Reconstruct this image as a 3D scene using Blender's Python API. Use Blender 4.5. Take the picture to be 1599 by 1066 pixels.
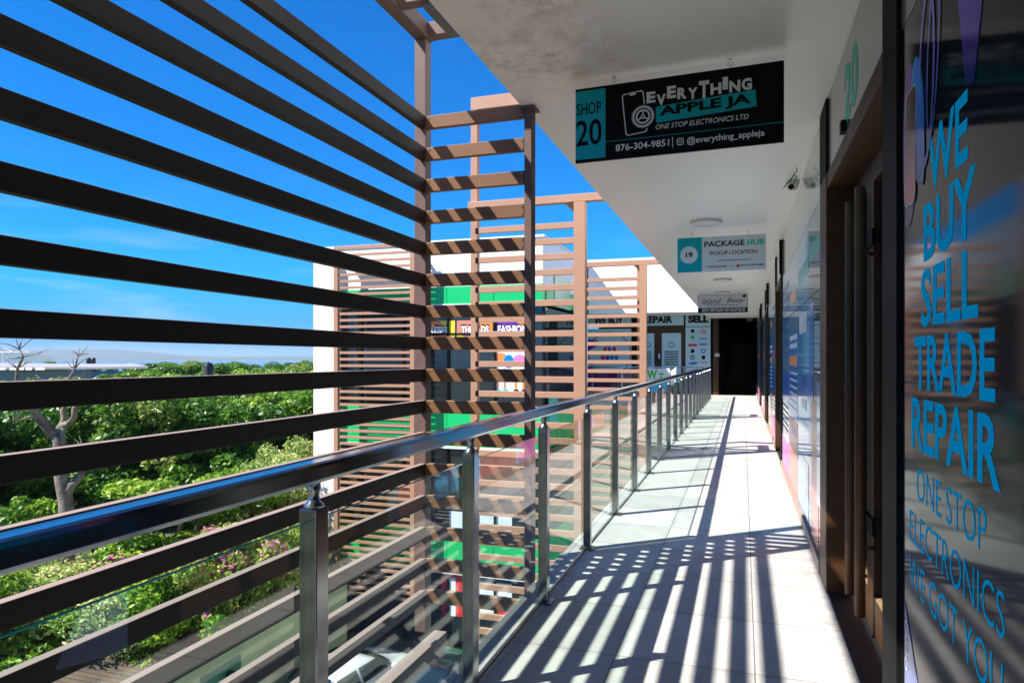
import bpy, bmesh, math, random
import numpy as np
from mathutils import Vector, Matrix
R = math.radians
random.seed(7); rng = np.random.default_rng(7)
scene = bpy.context.scene
for o in list(bpy.data.objects): bpy.data.objects.remove(o)
col = scene.collection

# ------------------------------------------------------------------ camera
YAW = math.atan(361/1080)
cam_d = bpy.data.cameras.new('camera'); cam = bpy.data.objects.new('camera', cam_d); col.objects.link(cam)
cam.location = (0, 0, 1.35); cam.rotation_euler = (R(90), 0, YAW)
cam_d.sensor_width = 36; cam_d.lens = 36*1080/1599; cam_d.shift_y = 27/1599
cam_d.clip_start = .05; cam_d.clip_end = 40000
scene.camera = cam

# ------------------------------------------------------------------ light
SUN = Vector((.715, .615, -1.0))                  # direction the light travels
elev = math.atan2(1.0, math.hypot(SUN.x, SUN.y))
az = math.atan2(-SUN.x, -SUN.y)                   # azimuth of the sun, clockwise from +Y
w = bpy.data.worlds.new('World'); scene.world = w; w.use_nodes = True
nt = w.node_tree; bg = nt.nodes['Background']
sky = nt.nodes.new('ShaderNodeTexSky'); sky.sky_type = 'NISHITA'; sky.sun_disc = False
sky.sun_elevation = elev; sky.sun_rotation = az; sky.altitude = 100; sky.air_density = 1.0
sky.dust_density = .1; sky.ozone_density = 4.0
hs = nt.nodes.new('ShaderNodeHueSaturation'); hs.inputs['Saturation'].default_value = 2.25
tcw = nt.nodes.new('ShaderNodeTexCoord'); spw = nt.nodes.new('ShaderNodeSeparateXYZ'); nt.links.new(tcw.outputs['Generated'], spw.inputs[0])
mrw = nt.nodes.new('ShaderNodeMapRange'); mrw.inputs['From Min'].default_value = -.02; mrw.inputs['From Max'].default_value = .17; mrw.inputs['To Min'].default_value = 1; mrw.inputs['To Max'].default_value = 0
mrw.interpolation_type = 'SMOOTHSTEP'; nt.links.new(spw.outputs[2], mrw.inputs['Value'])
mxw = nt.nodes.new('ShaderNodeMix'); mxw.data_type = 'RGBA'; mxw.inputs['B'].default_value = (1.45, 2.9, 4.5, 1)    # the pale blue band of a humid coast low over the horizon
nt.links.new(mrw.outputs[0], mxw.inputs['Factor']); nt.links.new(sky.outputs[0], mxw.inputs['A'])
mpw = nt.nodes.new('ShaderNodeMapping'); mpw.inputs['Scale'].default_value = (2.2, 2.2, 16); nt.links.new(tcw.outputs['Generated'], mpw.inputs[0])
nzw = nt.nodes.new('ShaderNodeTexNoise'); nzw.inputs['Scale'].default_value = 2.4; nzw.inputs['Detail'].default_value = 9; nt.links.new(mpw.outputs[0], nzw.inputs['Vector'])
cmw = nt.nodes.new('ShaderNodeMapRange'); cmw.inputs['From Min'].default_value = .56; cmw.inputs['From Max'].default_value = .78; cmw.inputs['To Max'].default_value = .3; nt.links.new(nzw.outputs['Fac'], cmw.inputs['Value'])
lmw = nt.nodes.new('ShaderNodeMapRange'); lmw.inputs['From Min'].default_value = .05; lmw.inputs['From Max'].default_value = .26; lmw.inputs['To Min'].default_value = 1; lmw.inputs['To Max'].default_value = 0; nt.links.new(spw.outputs[2], lmw.inputs['Value'])
cfw = nt.nodes.new('ShaderNodeMath'); cfw.operation = 'MULTIPLY'; nt.links.new(cmw.outputs[0], cfw.inputs[0]); nt.links.new(lmw.outputs[0], cfw.inputs[1])
mcw = nt.nodes.new('ShaderNodeMix'); mcw.data_type = 'RGBA'; mcw.inputs['B'].default_value = (5.2, 5.8, 6.2, 1); nt.links.new(cfw.outputs[0], mcw.inputs['Factor'])     # thin wisps low in the sky
mtw = nt.nodes.new('ShaderNodeMix'); mtw.data_type = 'RGBA'; mtw.blend_type = 'MULTIPLY'; mtw.inputs['Factor'].default_value = 1; mtw.inputs['B'].default_value = (.6, .97, 1.22, 1)
nt.links.new(hs.outputs[0], mtw.inputs['A']); nt.links.new(mtw.outputs['Result'], mcw.inputs['A']); nt.links.new(mcw.outputs['Result'], bg.inputs['Color'])
nt.links.new(mxw.outputs['Result'], hs.inputs['Color'])
bg.inputs['Strength'].default_value = .078
sd = bpy.data.lights.new('sun', 'SUN'); sun = bpy.data.objects.new('sun', sd); col.objects.link(sun)
sd.energy = 5.0; sd.angle = R(.5); sd.color = (1, .95, .87)
sun.rotation_euler = SUN.to_track_quat('-Z', 'Y').to_euler(); sun.location = (-8, -8, 12)
scene.view_settings.view_transform = 'Standard'; scene.view_settings.look = 'None'
scene.view_settings.gamma = 1; scene.view_settings.exposure = 1.14
scene.cycles.max_bounces = 8; scene.cycles.transparent_max_bounces = 24
scene.cycles.caustics_reflective = False; scene.cycles.caustics_refractive = False

# ------------------------------------------------------------------ helpers
FX, HZ, CZ = 1080., 560., 1.35
cs, sn = math.cos(YAW), math.sin(YAW)
def at(u, v, D):                                  # photo pixel + depth -> world (only used to lay the place out)
    d = (u-800)/FX
    return Vector((D*(-sn+d*cs), D*(cs+d*sn), CZ+(HZ-v)/FX*D))
def aty(u, v, Y):
    d = (u-800)/FX; return at(u, v, Y/(cs+d*sn))

def link(o, parent=None):
    col.objects.link(o)
    if parent: o.parent = parent
    return o
def tag(o, label=None, cat=None, group=None, kind=None):
    if label: o['label'] = label
    if cat: o['category'] = cat
    if group: o['group'] = group
    if kind: o['kind'] = kind
    return o
def thing(name, label, cat, loc=(0, 0, 0), rz=0, group=None):
    o = bpy.data.objects.new(name, None); o.empty_display_size = .2
    o.location = loc; o.rotation_euler = (0, 0, rz); link(o)
    return tag(o, label, cat, group)
def copy_tree(o, parent=None):
    c = o.copy(); col.objects.link(c)
    if parent: c.parent = parent
    for ch in list(o.children): copy_tree(ch, c)
    return c

class MB:
    def __init__(s): s.v = []; s.f = []; s.m = []; s.mi = 0
    def quad(s, *p):
        n = len(s.v); s.v += [tuple(q) for q in p]; s.f.append(tuple(range(n, n+len(p)))); s.m.append(s.mi); return s
    def box(s, x0, x1, y0, y1, z0, z1):
        n = len(s.v)
        s.v += [(x, y, z) for z in (z0, z1) for (x, y) in ((x0, y0), (x1, y0), (x1, y1), (x0, y1))]
        for f in ((3, 2, 1, 0), (4, 5, 6, 7), (0, 1, 5, 4), (1, 2, 6, 5), (2, 3, 7, 6), (3, 0, 4, 7)):
            s.f.append(tuple(n+i for i in f)); s.m.append(s.mi)
        return s
    def tube(s, pts, rad, n=8, cap=True):
        pts = [Vector(p) for p in pts]
        if not hasattr(rad, '__len__'): rad = [rad]*len(pts)
        b = len(s.v); up = None
        for i, p in enumerate(pts):
            t = (pts[min(i+1, len(pts)-1)]-pts[max(i-1, 0)]).normalized()
            if up is None:
                up = Vector((0, 0, 1)) if abs(t.z) < .9 else Vector((1, 0, 0))
            a = t.cross(up).normalized(); up = a.cross(t).normalized()
            for k in range(n):
                q = p+rad[i]*(math.cos(2*math.pi*k/n)*a+math.sin(2*math.pi*k/n)*up); s.v.append(tuple(q))
        for i in range(len(pts)-1):
            for k in range(n):
                s.f.append((b+i*n+k, b+i*n+(k+1) % n, b+(i+1)*n+(k+1) % n, b+(i+1)*n+k)); s.m.append(s.mi)
        if cap:
            s.f.append(tuple(b+k for k in range(n))[::-1]); s.m.append(s.mi)
            e = b+(len(pts)-1)*n; s.f.append(tuple(e+k for k in range(n))); s.m.append(s.mi)
        return s
    def lathe(s, prof, c=(0, 0, 0), n=24):
        b = len(s.v)
        for r, z in prof:
            for k in range(n):
                a = 2*math.pi*k/n; s.v.append((c[0]+r*math.cos(a), c[1]+r*math.sin(a), c[2]+z))
        for i in range(len(prof)-1):
            for k in range(n):
                s.f.append((b+i*n+k, b+i*n+(k+1) % n, b+(i+1)*n+(k+1) % n, b+(i+1)*n+k)); s.m.append(s.mi)
        s.f.append(tuple(b+k for k in range(n))[::-1]); s.m.append(s.mi)
        e = b+(len(prof)-1)*n; s.f.append(tuple(e+k for k in range(n))); s.m.append(s.mi)
        return s
    def build(s, name, mat, parent=None, smooth=False, bevel=0):
        me = bpy.data.meshes.new(name); me.from_pydata(s.v, [], s.f)
        for m in (mat if isinstance(mat, (list, tuple)) else [mat]): me.materials.append(m)
        if isinstance(mat, (list, tuple)): me.polygons.foreach_set('material_index', s.m)
        if smooth: me.polygons.foreach_set('use_smooth', [True]*len(me.polygons))
        me.update()
        o = bpy.data.objects.new(name, me); link(o, parent)
        if bevel:
            b = o.modifiers.new('bevel', 'BEVEL'); b.width = bevel; b.segments = 2; b.limit_method = 'ANGLE'
        return o
def box(name, mat, parent, x0, x1, y0, y1, z0, z1, bevel=0):
    return MB().box(x0, x1, y0, y1, z0, z1).build(name, mat, parent, bevel=bevel)

# ------------------------------------------------------------------ materials
def newmat(name):
    m = bpy.data.materials.new(name); m.use_nodes = True
    return m, m.node_tree, m.node_tree.nodes['Principled BSDF']
def N(nt, t, **k):
    n = nt.nodes.new(t)
    for a, b in k.items():
        if a in n.inputs: n.inputs[a].default_value = b
        else: setattr(n, a, b)
    return n
def M(name, c, rough=.5, metal=0, var=0, scale=6, bump=0, bscale=60, spec=.5, coat=0, emit=None, tint=None, rvar=0):
    m, nt, p = newmat(name)
    p.inputs['Base Color'].default_value = (*c, 1); p.inputs['Roughness'].default_value = rough
    p.inputs['Metallic'].default_value = metal; p.inputs['Specular IOR Level'].default_value = spec
    p.inputs['Coat Weight'].default_value = coat; p.inputs['Coat Roughness'].default_value = .03
    if emit: p.inputs['Emission Color'].default_value = (*emit[:3], 1); p.inputs['Emission Strength'].default_value = emit[3]
    if var or bump or rvar:
        tc = N(nt, 'ShaderNodeTexCoord')
        nz = N(nt, 'ShaderNodeTexNoise', Scale=scale, Detail=8, Roughness=.65); nt.links.new(tc.outputs['Object'], nz.inputs['Vector'])
        if var:
            rp = N(nt, 'ShaderNodeMapRange'); rp.inputs['From Min'].default_value = .3; rp.inputs['From Max'].default_value = .7
            nt.links.new(nz.outputs['Fac'], rp.inputs['Value'])
            mx = N(nt, 'ShaderNodeMix', data_type='RGBA')
            t = tint or tuple(min(1, x*(1+var)) for x in c)
            mx.inputs['A'].default_value = (*[x*(1-var) for x in c], 1); mx.inputs['B'].default_value = (*t, 1)
            nt.links.new(rp.outputs[0], mx.inputs['Factor']); nt.links.new(mx.outputs['Result'], p.inputs['Base Color'])
        if rvar:
            r2 = N(nt, 'ShaderNodeMapRange'); r2.inputs['To Min'].default_value = rough; r2.inputs['To Max'].default_value = rough+rvar
            nt.links.new(nz.outputs['Fac'], r2.inputs['Value']); nt.links.new(r2.outputs[0], p.inputs['Roughness'])
        if bump:
            n2 = N(nt, 'ShaderNodeTexNoise', Scale=bscale, Detail=6); nt.links.new(tc.outputs['Object'], n2.inputs['Vector'])
            bp = N(nt, 'ShaderNodeBump', Strength=bump, Distance=.02); nt.links.new(n2.outputs['Fac'], bp.inputs['Height'])
            nt.links.new(bp.outputs[0], p.inputs['Normal'])
    return m
def glassmat(name, tint=(.92, .97, .95), refl=1.0, ior=1.5):
    m, nt, p = newmat(name); out = nt.nodes['Material Output']
    tr = N(nt, 'ShaderNodeBsdfTransparent', Color=(*tint, 1)); gl = N(nt, 'ShaderNodeBsdfGlossy', Roughness=.0)
    gl.inputs['Color'].default_value = (refl, refl, refl, 1)
    fr = N(nt, 'ShaderNodeFresnel', IOR=ior); mx = N(nt, 'ShaderNodeMixShader')
    ge = N(nt, 'ShaderNodeNewGeometry'); iv = N(nt, 'ShaderNodeMath', operation='SUBTRACT'); iv.inputs[0].default_value = 1; nt.links.new(ge.outputs['Backfacing'], iv.inputs[1])
    ml = N(nt, 'ShaderNodeMath', operation='MULTIPLY'); nt.links.new(fr.outputs[0], ml.inputs[0]); nt.links.new(iv.outputs[0], ml.inputs[1])
    nt.links.new(ml.outputs[0], mx.inputs[0]); nt.links.new(tr.outputs[0], mx.inputs[1]); nt.links.new(gl.outputs[0], mx.inputs[2])
    nt.links.new(mx.outputs[0], out.inputs['Surface']); nt.nodes.remove(p)
    return m

def floor_mat():
    m, nt, p = newmat('pale_floor_tile')
    tc = N(nt, 'ShaderNodeTexCoord'); sp = N(nt, 'ShaderNodeSeparateXYZ'); nt.links.new(tc.outputs['Object'], sp.inputs[0])
    def joint(ch, off, pitch, wd):
        a = N(nt, 'ShaderNodeMath', operation='ADD'); a.inputs[1].default_value = -off+pitch*100; nt.links.new(sp.outputs[ch], a.inputs[0])
        d = N(nt, 'ShaderNodeMath', operation='PINGPONG'); d.inputs[1].default_value = pitch/2
        b = N(nt, 'ShaderNodeMath', operation='ADD'); b.inputs[1].default_value = 0; nt.links.new(a.outputs[0], b.inputs[0])
        nt.links.new(b.outputs[0], d.inputs[0])
        l = N(nt, 'ShaderNodeMath', operation='LESS_THAN'); l.inputs[1].default_value = wd; nt.links.new(d.outputs[0], l.inputs[0]); return l
    j1 = joint(0, .048, .6, .0032); j2 = joint(1, 3.142, .63, .0028)
    j = N(nt, 'ShaderNodeMath', operation='MAXIMUM'); nt.links.new(j1.outputs[0], j.inputs[0]); nt.links.new(j2.outputs[0], j.inputs[1])
    nz = N(nt, 'ShaderNodeTexNoise', Scale=2.6, Detail=9, Roughness=.7); nt.links.new(tc.outputs['Object'], nz.inputs['Vector'])
    mp = N(nt, 'ShaderNodeMapping'); mp.inputs['Scale'].default_value = (6, 40, 1); nt.links.new(tc.outputs['Object'], mp.inputs[0])
    n2 = N(nt, 'ShaderNodeTexNoise', Scale=2.2, Detail=5); nt.links.new(mp.outputs[0], n2.inputs['Vector'])
    # each slab its own tone
    wn = N(nt, 'ShaderNodeTexWhiteNoise', noise_dimensions='2D')
    sx = N(nt, 'ShaderNodeVectorMath', operation='MULTIPLY_ADD'); sx.inputs[1].default_value = (1/.6, 1/.63, 0); sx.inputs[2].default_value = (50-.048/.6, 50-3.142/.63, 0)
    nt.links.new(tc.outputs['Object'], sx.inputs[0]); fl = N(nt, 'ShaderNodeVectorMath', operation='FLOOR'); nt.links.new(sx.outputs[0], fl.inputs[0])
    nt.links.new(fl.outputs[0], wn.inputs['Vector'])
    s1 = N(nt, 'ShaderNodeMath', operation='MULTIPLY_ADD'); s1.inputs[1].default_value = .45; nt.links.new(nz.outputs['Fac'], s1.inputs[0])
    s2 = N(nt, 'ShaderNodeMath', operation='MULTIPLY_ADD'); s2.inputs[1].default_value = .35; s2.inputs[2].default_value = 0; nt.links.new(n2.outputs['Fac'], s2.inputs[0])
    nt.links.new(s2.outputs[0], s1.inputs[2])
    s3 = N(nt, 'ShaderNodeMath', operation='MULTIPLY_ADD'); s3.inputs[1].default_value = .2; nt.links.new(wn.outputs['Value'], s3.inputs[0]); nt.links.new(s1.outputs[0], s3.inputs[2])
    cr = N(nt, 'ShaderNodeValToRGB'); cr.color_ramp.elements[0].position = .22; cr.color_ramp.elements[0].color = (.33, .32, .305, 1)
    cr.color_ramp.elements[1].position = .62; cr.color_ramp.elements[1].color = (.59, .58, .555, 1); nt.links.new(s3.outputs[0], cr.inputs[0])
    # a few small dark specks
    n3 = N(nt, 'ShaderNodeTexVoronoi', Scale=2.3); nt.links.new(tc.outputs['Object'], n3.inputs['Vector'])
    l3 = N(nt, 'ShaderNodeMath', operation='LESS_THAN'); l3.inputs[1].default_value = .02; nt.links.new(n3.outputs['Distance'], l3.inputs[0])
    j3 = N(nt, 'ShaderNodeMath', operation='MAXIMUM'); nt.links.new(j.outputs[0], j3.inputs[0]); nt.links.new(l3.outputs[0], j3.inputs[1])
    # grime that collects along the rail, the shop sills and in the joints
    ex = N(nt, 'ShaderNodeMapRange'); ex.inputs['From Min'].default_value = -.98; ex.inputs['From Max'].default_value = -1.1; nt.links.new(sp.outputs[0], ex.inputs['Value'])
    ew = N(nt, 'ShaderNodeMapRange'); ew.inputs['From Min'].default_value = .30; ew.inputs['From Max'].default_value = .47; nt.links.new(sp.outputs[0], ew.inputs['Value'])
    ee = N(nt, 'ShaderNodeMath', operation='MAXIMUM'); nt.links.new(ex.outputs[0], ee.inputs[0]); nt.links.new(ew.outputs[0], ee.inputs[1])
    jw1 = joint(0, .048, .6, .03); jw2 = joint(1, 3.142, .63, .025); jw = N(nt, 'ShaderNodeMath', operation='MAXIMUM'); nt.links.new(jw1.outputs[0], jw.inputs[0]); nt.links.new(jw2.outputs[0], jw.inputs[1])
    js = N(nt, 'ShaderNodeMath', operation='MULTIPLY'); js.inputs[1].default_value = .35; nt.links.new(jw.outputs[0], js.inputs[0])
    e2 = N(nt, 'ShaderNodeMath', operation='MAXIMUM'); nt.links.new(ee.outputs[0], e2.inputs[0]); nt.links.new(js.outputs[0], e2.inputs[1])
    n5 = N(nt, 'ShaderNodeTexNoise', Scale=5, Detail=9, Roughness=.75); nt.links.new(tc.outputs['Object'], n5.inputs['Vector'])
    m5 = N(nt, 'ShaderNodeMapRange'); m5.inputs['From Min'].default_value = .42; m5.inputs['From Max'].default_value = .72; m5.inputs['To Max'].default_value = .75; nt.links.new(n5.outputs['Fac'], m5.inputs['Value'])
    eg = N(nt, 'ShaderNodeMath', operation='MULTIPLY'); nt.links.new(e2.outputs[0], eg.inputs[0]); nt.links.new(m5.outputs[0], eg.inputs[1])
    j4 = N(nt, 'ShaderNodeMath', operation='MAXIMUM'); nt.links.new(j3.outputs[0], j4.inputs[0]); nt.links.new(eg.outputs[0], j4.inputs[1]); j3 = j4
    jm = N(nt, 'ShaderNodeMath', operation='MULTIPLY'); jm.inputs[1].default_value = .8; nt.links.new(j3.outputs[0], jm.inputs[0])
    mx = N(nt, 'ShaderNodeMix', data_type='RGBA'); mx.inputs['B'].default_value = (.07, .07, .07, 1)
    nt.links.new(jm.outputs[0], mx.inputs['Factor']); nt.links.new(cr.outputs[0], mx.inputs['A']); nt.links.new(mx.outputs['Result'], p.inputs['Base Color'])
    p.inputs['Roughness'].default_value = .55
    bp = N(nt, 'ShaderNodeBump', Strength=.15, Distance=.01); nt.links.new(n2.outputs['Fac'], bp.inputs['Height']); nt.links.new(bp.outputs[0], p.inputs['Normal'])
    return m
def ceiling_mat():
    m, nt, p = newmat('painted_ceiling')
    tc = N(nt, 'ShaderNodeTexCoord')
    nz = N(nt, 'ShaderNodeTexNoise', Scale=7, Detail=10, Roughness=.75); nt.links.new(tc.outputs['Object'], nz.inputs['Vector'])
    n1 = N(nt, 'ShaderNodeTexNoise', Scale=1.2, Detail=4); nt.links.new(tc.outputs['Object'], n1.inputs['Vector'])
    def blob(c, r):
        d = N(nt, 'ShaderNodeVectorMath', operation='DISTANCE'); d.inputs[1].default_value = c; nt.links.new(tc.outputs['Object'], d.inputs[0])
        mr = N(nt, 'ShaderNodeMapRange'); mr.inputs['From Min'].default_value = 0; mr.inputs['From Max'].default_value = r
        mr.inputs['To Min'].default_value = 1; mr.inputs['To Max'].default_value = 0; nt.links.new(d.outputs['Value'], mr.inputs['Value']); return mr
    a = blob((-.98, 3.3, 2.85), .55); b = blob((-.82, 2.75, 2.85), .38)
    mxm = N(nt, 'ShaderNodeMath', operation='MAXIMUM'); nt.links.new(a.outputs[0], mxm.inputs[0]); nt.links.new(b.outputs[0], mxm.inputs[1])
    ml = N(nt, 'ShaderNodeMapRange'); ml.inputs['From Min'].default_value = .45; ml.inputs['From Max'].default_value = .66; nt.links.new(nz.outputs['Fac'], ml.inputs['Value'])
    st = N(nt, 'ShaderNodeMath', operation='MULTIPLY'); nt.links.new(mxm.outputs[0], st.inputs[0]); nt.links.new(ml.outputs[0], st.inputs[1])
    cr = N(nt, 'ShaderNodeMix', data_type='RGBA'); cr.inputs['A'].default_value = (.92, .92, .89, 1); cr.inputs['B'].default_value = (.95, .95, .93, 1)
    nt.links.new(n1.outputs['Fac'], cr.inputs['Factor'])
    mx = N(nt, 'ShaderNodeMix', data_type='RGBA'); mx.inputs['B'].default_value = (.42, .30, .19, 1)
    nt.links.new(st.outputs[0], mx.inputs['Factor']); nt.links.new(cr.outputs['Result'], mx.inputs['A']); nt.links.new(mx.outputs['Result'], p.inputs['Base Color'])
    p.inputs['Roughness'].default_value = .38
    return m
def leaf_mat(name, dark, light, trans=.35):
    m, nt, p = newmat(name); out = nt.nodes['Material Output']
    at_ = N(nt, 'ShaderNodeAttribute', attribute_name='tint')
    mx = N(nt, 'ShaderNodeValToRGB'); e = mx.color_ramp.elements; e[0].position = .1; e[0].color = (*dark, 1); e[1].position = .72; e[1].color = (*light, 1)
    y_ = e.new(.97); y_.color = (min(1, light[0]*1.4+.03), light[1]*1.0, light[2]*1.6, 1)
    nt.links.new(at_.outputs['Fac'], mx.inputs[0]); nt.links.new(mx.outputs[0], p.inputs['Base Color'])
    p.inputs['Roughness'].default_value = .42; p.inputs['Specular IOR Level'].default_value = .4
    tr = N(nt, 'ShaderNodeBsdfTranslucent'); nt.links.new(mx.outputs[0], tr.inputs['Color'])
    ms = N(nt, 'ShaderNodeMixShader'); ms.inputs[0].default_value = trans
    nt.links.new(p.outputs[0], ms.inputs[1]); nt.links.new(tr.outputs[0], ms.inputs[2]); nt.links.new(ms.outputs[0], out.inputs['Surface'])
    return m
def dusty_paint(name, c, dust, amount=.35, rough=.33, speck=.5, spec=.5):
    """factory brown paint with dust that has settled in specks and on upward faces"""
    m, nt, p = newmat(name)
    tc = N(nt, 'ShaderNodeTexCoord'); ge = N(nt, 'ShaderNodeNewGeometry'); sp = N(nt, 'ShaderNodeSeparateXYZ'); nt.links.new(ge.outputs['Normal'], sp.inputs[0])
    nz = N(nt, 'ShaderNodeTexNoise', Scale=3.5, Detail=10, Roughness=.7); nt.links.new(tc.outputs['Object'], nz.inputs['Vector'])
    up = N(nt, 'ShaderNodeMapRange'); up.inputs['From Min'].default_value = .3; up.inputs['From Max'].default_value = 1; up.inputs['To Max'].default_value = .6
    nt.links.new(sp.outputs[2], up.inputs['Value'])
    a = N(nt, 'ShaderNodeMath', operation='MULTIPLY_ADD'); a.inputs[1].default_value = amount; nt.links.new(nz.outputs['Fac'], a.inputs[0]); nt.links.new(up.outputs[0], a.inputs[2])
    n2 = N(nt, 'ShaderNodeTexNoise', Scale=90, Detail=3); nt.links.new(tc.outputs['Object'], n2.inputs['Vector'])
    g = N(nt, 'ShaderNodeMapRange'); g.inputs['From Min'].default_value = .64; g.inputs['From Max'].default_value = .72; g.inputs['To Max'].default_value = speck; p.inputs['Specular IOR Level'].default_value = spec; nt.links.new(n2.outputs['Fac'], g.inputs['Value'])
    mxx = N(nt, 'ShaderNodeMath', operation='MAXIMUM'); nt.links.new(a.outputs[0], mxx.inputs[0]); nt.links.new(g.outputs[0], mxx.inputs[1])
    mx = N(nt, 'ShaderNodeMix', data_type='RGBA'); mx.inputs['A'].default_value = (*c, 1); mx.inputs['B'].default_value = (*dust, 1)
    nt.links.new(mxx.outputs[0], mx.inputs['Factor']); nt.links.new(mx.outputs['Result'], p.inputs['Base Color'])
    r = N(nt, 'ShaderNodeMapRange'); r.inputs['To Min'].default_value = rough; r.inputs['To Max'].default_value = rough+.3; nt.links.new(nz.outputs['Fac'], r.inputs['Value'])
    nt.links.new(r.outputs[0], p.inputs['Roughness'])
    return m

m_floor = floor_mat(); m_ceil = ceiling_mat()
m_brown = dusty_paint('shade_darkened_brown_metal', (.011, .006, .005), (.5, .37, .32), .02, .38, .0, .22)  # copy of the screen paint with the shade of the side slats darkened in
m_post = dusty_paint('sunlit_mauve_brown_post', (.085, .045, .034), (.36, .25, .215), .3, .35, .3, .3)  # lighter copy of the screen paint, sunlight on posts and beams put into it
m_brownr = dusty_paint('sunlit_rusty_dusted_brown_metal', (.12, .052, .021), (.40, .23, .12), .28, .4, .4, .3)  # rusty dust over a lighter copy of the paint, sunlight on the return included
m_brown2 = dusty_paint('light_brown_metal', (.33, .165, .095), (.5, .32, .22))  # lighter brown than the nearest screen
m_bracket = M('grey_steel_bracket', (.12, .13, .12), .5, .6, var=.2)
m_steel = M('polished_steel', (.52, .54, .56), .06, 1, rvar=.09, scale=9)
m_steeld = M('dull_polished_steel', (.27, .28, .29), .1, 1, rvar=.12, scale=12, var=.15)
m_brushed = M('brushed_steel', (.55, .55, .54), .24, 1, var=.15, scale=14)
m_glass = glassmat('railing_glass', (.90, .97, .94), 1, 1.72)
m_gedge = M('green_glass_edge', (.01, .06, .05), .1)
m_winglass = M('dark_window_glass', (.012, .022, .026), .03, 0, spec=.8)
m_doorglass = glassmat('door_glass', (.82, .88, .86), 1, 2.0)
m_black = M('black_metal', (.008, .008, .008), .6, 0, var=.2, spec=.06)
m_jamb = dusty_paint('dark_brown_frame', (.05, .02, .0055), (.42, .27, .16), .06, .35, .25, .25)
m_white = M('white_render', (.80, .80, .78), .7, var=.06, scale=2, bump=.1, bscale=30)
m_white2 = M('white_plaster', (.74, .75, .74), .7, var=.08, scale=1.2)
def stucco():
    m, nt, p = newmat('stucco'); tc = N(nt, 'ShaderNodeTexCoord')
    v = N(nt, 'ShaderNodeTexNoise', Scale=7, Detail=5, Roughness=.6); nt.links.new(tc.outputs['Object'], v.inputs['Vector'])
    cr = N(nt, 'ShaderNodeValToRGB'); cr.color_ramp.elements[0].position = .32; cr.color_ramp.elements[0].color = (.50, .44, .37, 1)
    cr.color_ramp.elements[1].position = .46; cr.color_ramp.elements[1].color = (.74, .69, .61, 1); nt.links.new(v.outputs['Fac'], cr.inputs[0])
    nt.links.new(cr.outputs[0], p.inputs['Base Color']); p.inputs['Roughness'].default_value = .9
    bp = N(nt, 'ShaderNodeBump', Strength=.5, Distance=.015); nt.links.new(v.outputs['Fac'], bp.inputs['Height']); nt.links.new(bp.outputs[0], p.inputs['Normal'])
    return m
m_stucco = stucco()
m_green = M('green_panel', (.005, .42, .12), .35, 0, var=.1, scale=1)
m_green2 = M('pale_green_panel', (.22, .46, .28), .25, 0, var=.1, scale=2)
m_greendoor = M('dark_green_paint', (.0, .12, .06), .45, var=.15)
m_tealwin = M('teal_panel', (.03, .42, .38), .3)
m_panel_up = M('pale_gloss_panel', (.46, .49, .46), .07, 0, spec=.7)
m_spandrel = M('grey_spandrel', (.135, .142, .135), .16, 0, spec=.6, var=.08, scale=2)
m_poster = M('black_gloss_poster', (.012, .013, .015), .045, 0, spec=.11, rvar=.06, scale=3)
m_cyan = M('cyan_vinyl', (.0, .62, .93), .5, spec=.0)
m_teal = M('teal_print', (.0, .36, .43), .4, spec=.2)
m_teal2 = M('mint_vinyl', (.02, .52, .42), .4, spec=.1)
m_inkblack = M('black_print', (.004, .005, .006), .6, spec=.08)
m_inkwhite = M('white_print', (.74, .77, .8), .35)
m_grey_print = M('silver_print', (.66, .69, .72), .35)
m_signwhite = M('white_sign_board', (.62, .67, .72), .3, var=.03)
m_red = M('red_print', (.6, .03, .04), .4); m_blue = M('blue_print', (.0, .20, .60), .14)
m_orange = M('orange_print', (.85, .22, .05), .35); m_yellow = M('yellow_print', (.9, .62, .03), .35)
m_pink = M('pink_print', (.72, .18, .45), .3); m_salmon = M('salmon_print', (.62, .2, .15), .22)
m_purple = M('purple_print', (.16, .03, .38), .25); m_lilac = M('lilac_print', (.5, .45, .72), .2)
m_skyp = M('light_blue_print', (.05, .46, .76), .06, spec=.7); m_palep = M('pale_print', (.42, .60, .74), .07)
m_greyglass = M('grey_tinted_panel', (.15, .20, .21), .04, spec=.8)
m_shopblue = M('pale_blue_vinyl', (.50, .72, .80), .2, var=.05, scale=1)
m_logogreen = M('green_print', (.05, .45, .04), .35)
m_dark = M('dark_interior', (.012, .012, .012), .8)
m_asphalt = M('asphalt', (.05, .05, .052), .85, var=.35, scale=3, bump=.3)
m_granite = M('black_granite', (.035, .036, .038), .35, var=.4, scale=60)
m_sill = M('pinkish_sill', (.36, .24, .19), .5, var=.15)
m_lamp = M('opal_lamp', (.72, .74, .76), .3)
m_wallyel = M('pale_green_wall', (.36, .40, .22), .75, var=.12, scale=1.5)
def corrugated():
    m, nt, p = newmat('rusty_corrugated'); tc = N(nt, 'ShaderNodeTexCoord')
    nz = N(nt, 'ShaderNodeTexNoise', Scale=1.6, Detail=9, Roughness=.75); nt.links.new(tc.outputs['Object'], nz.inputs['Vector'])
    cr = N(nt, 'ShaderNodeValToRGB'); cr.color_ramp.elements[0].position = .35; cr.color_ramp.elements[0].color = (.05, .028, .019, 1)
    cr.color_ramp.elements[1].position = .7; cr.color_ramp.elements[1].color = (.17, .10, .06, 1); nt.links.new(nz.outputs['Fac'], cr.inputs[0])
    nt.links.new(cr.outputs[0], p.inputs['Base Color']); p.inputs['Roughness'].default_value = .75
    return m
m_corr = corrugated()
m_bark = M('bark', (.13, .095, .07), .9, var=.35, scale=12, bump=.6, bscale=20)
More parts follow.
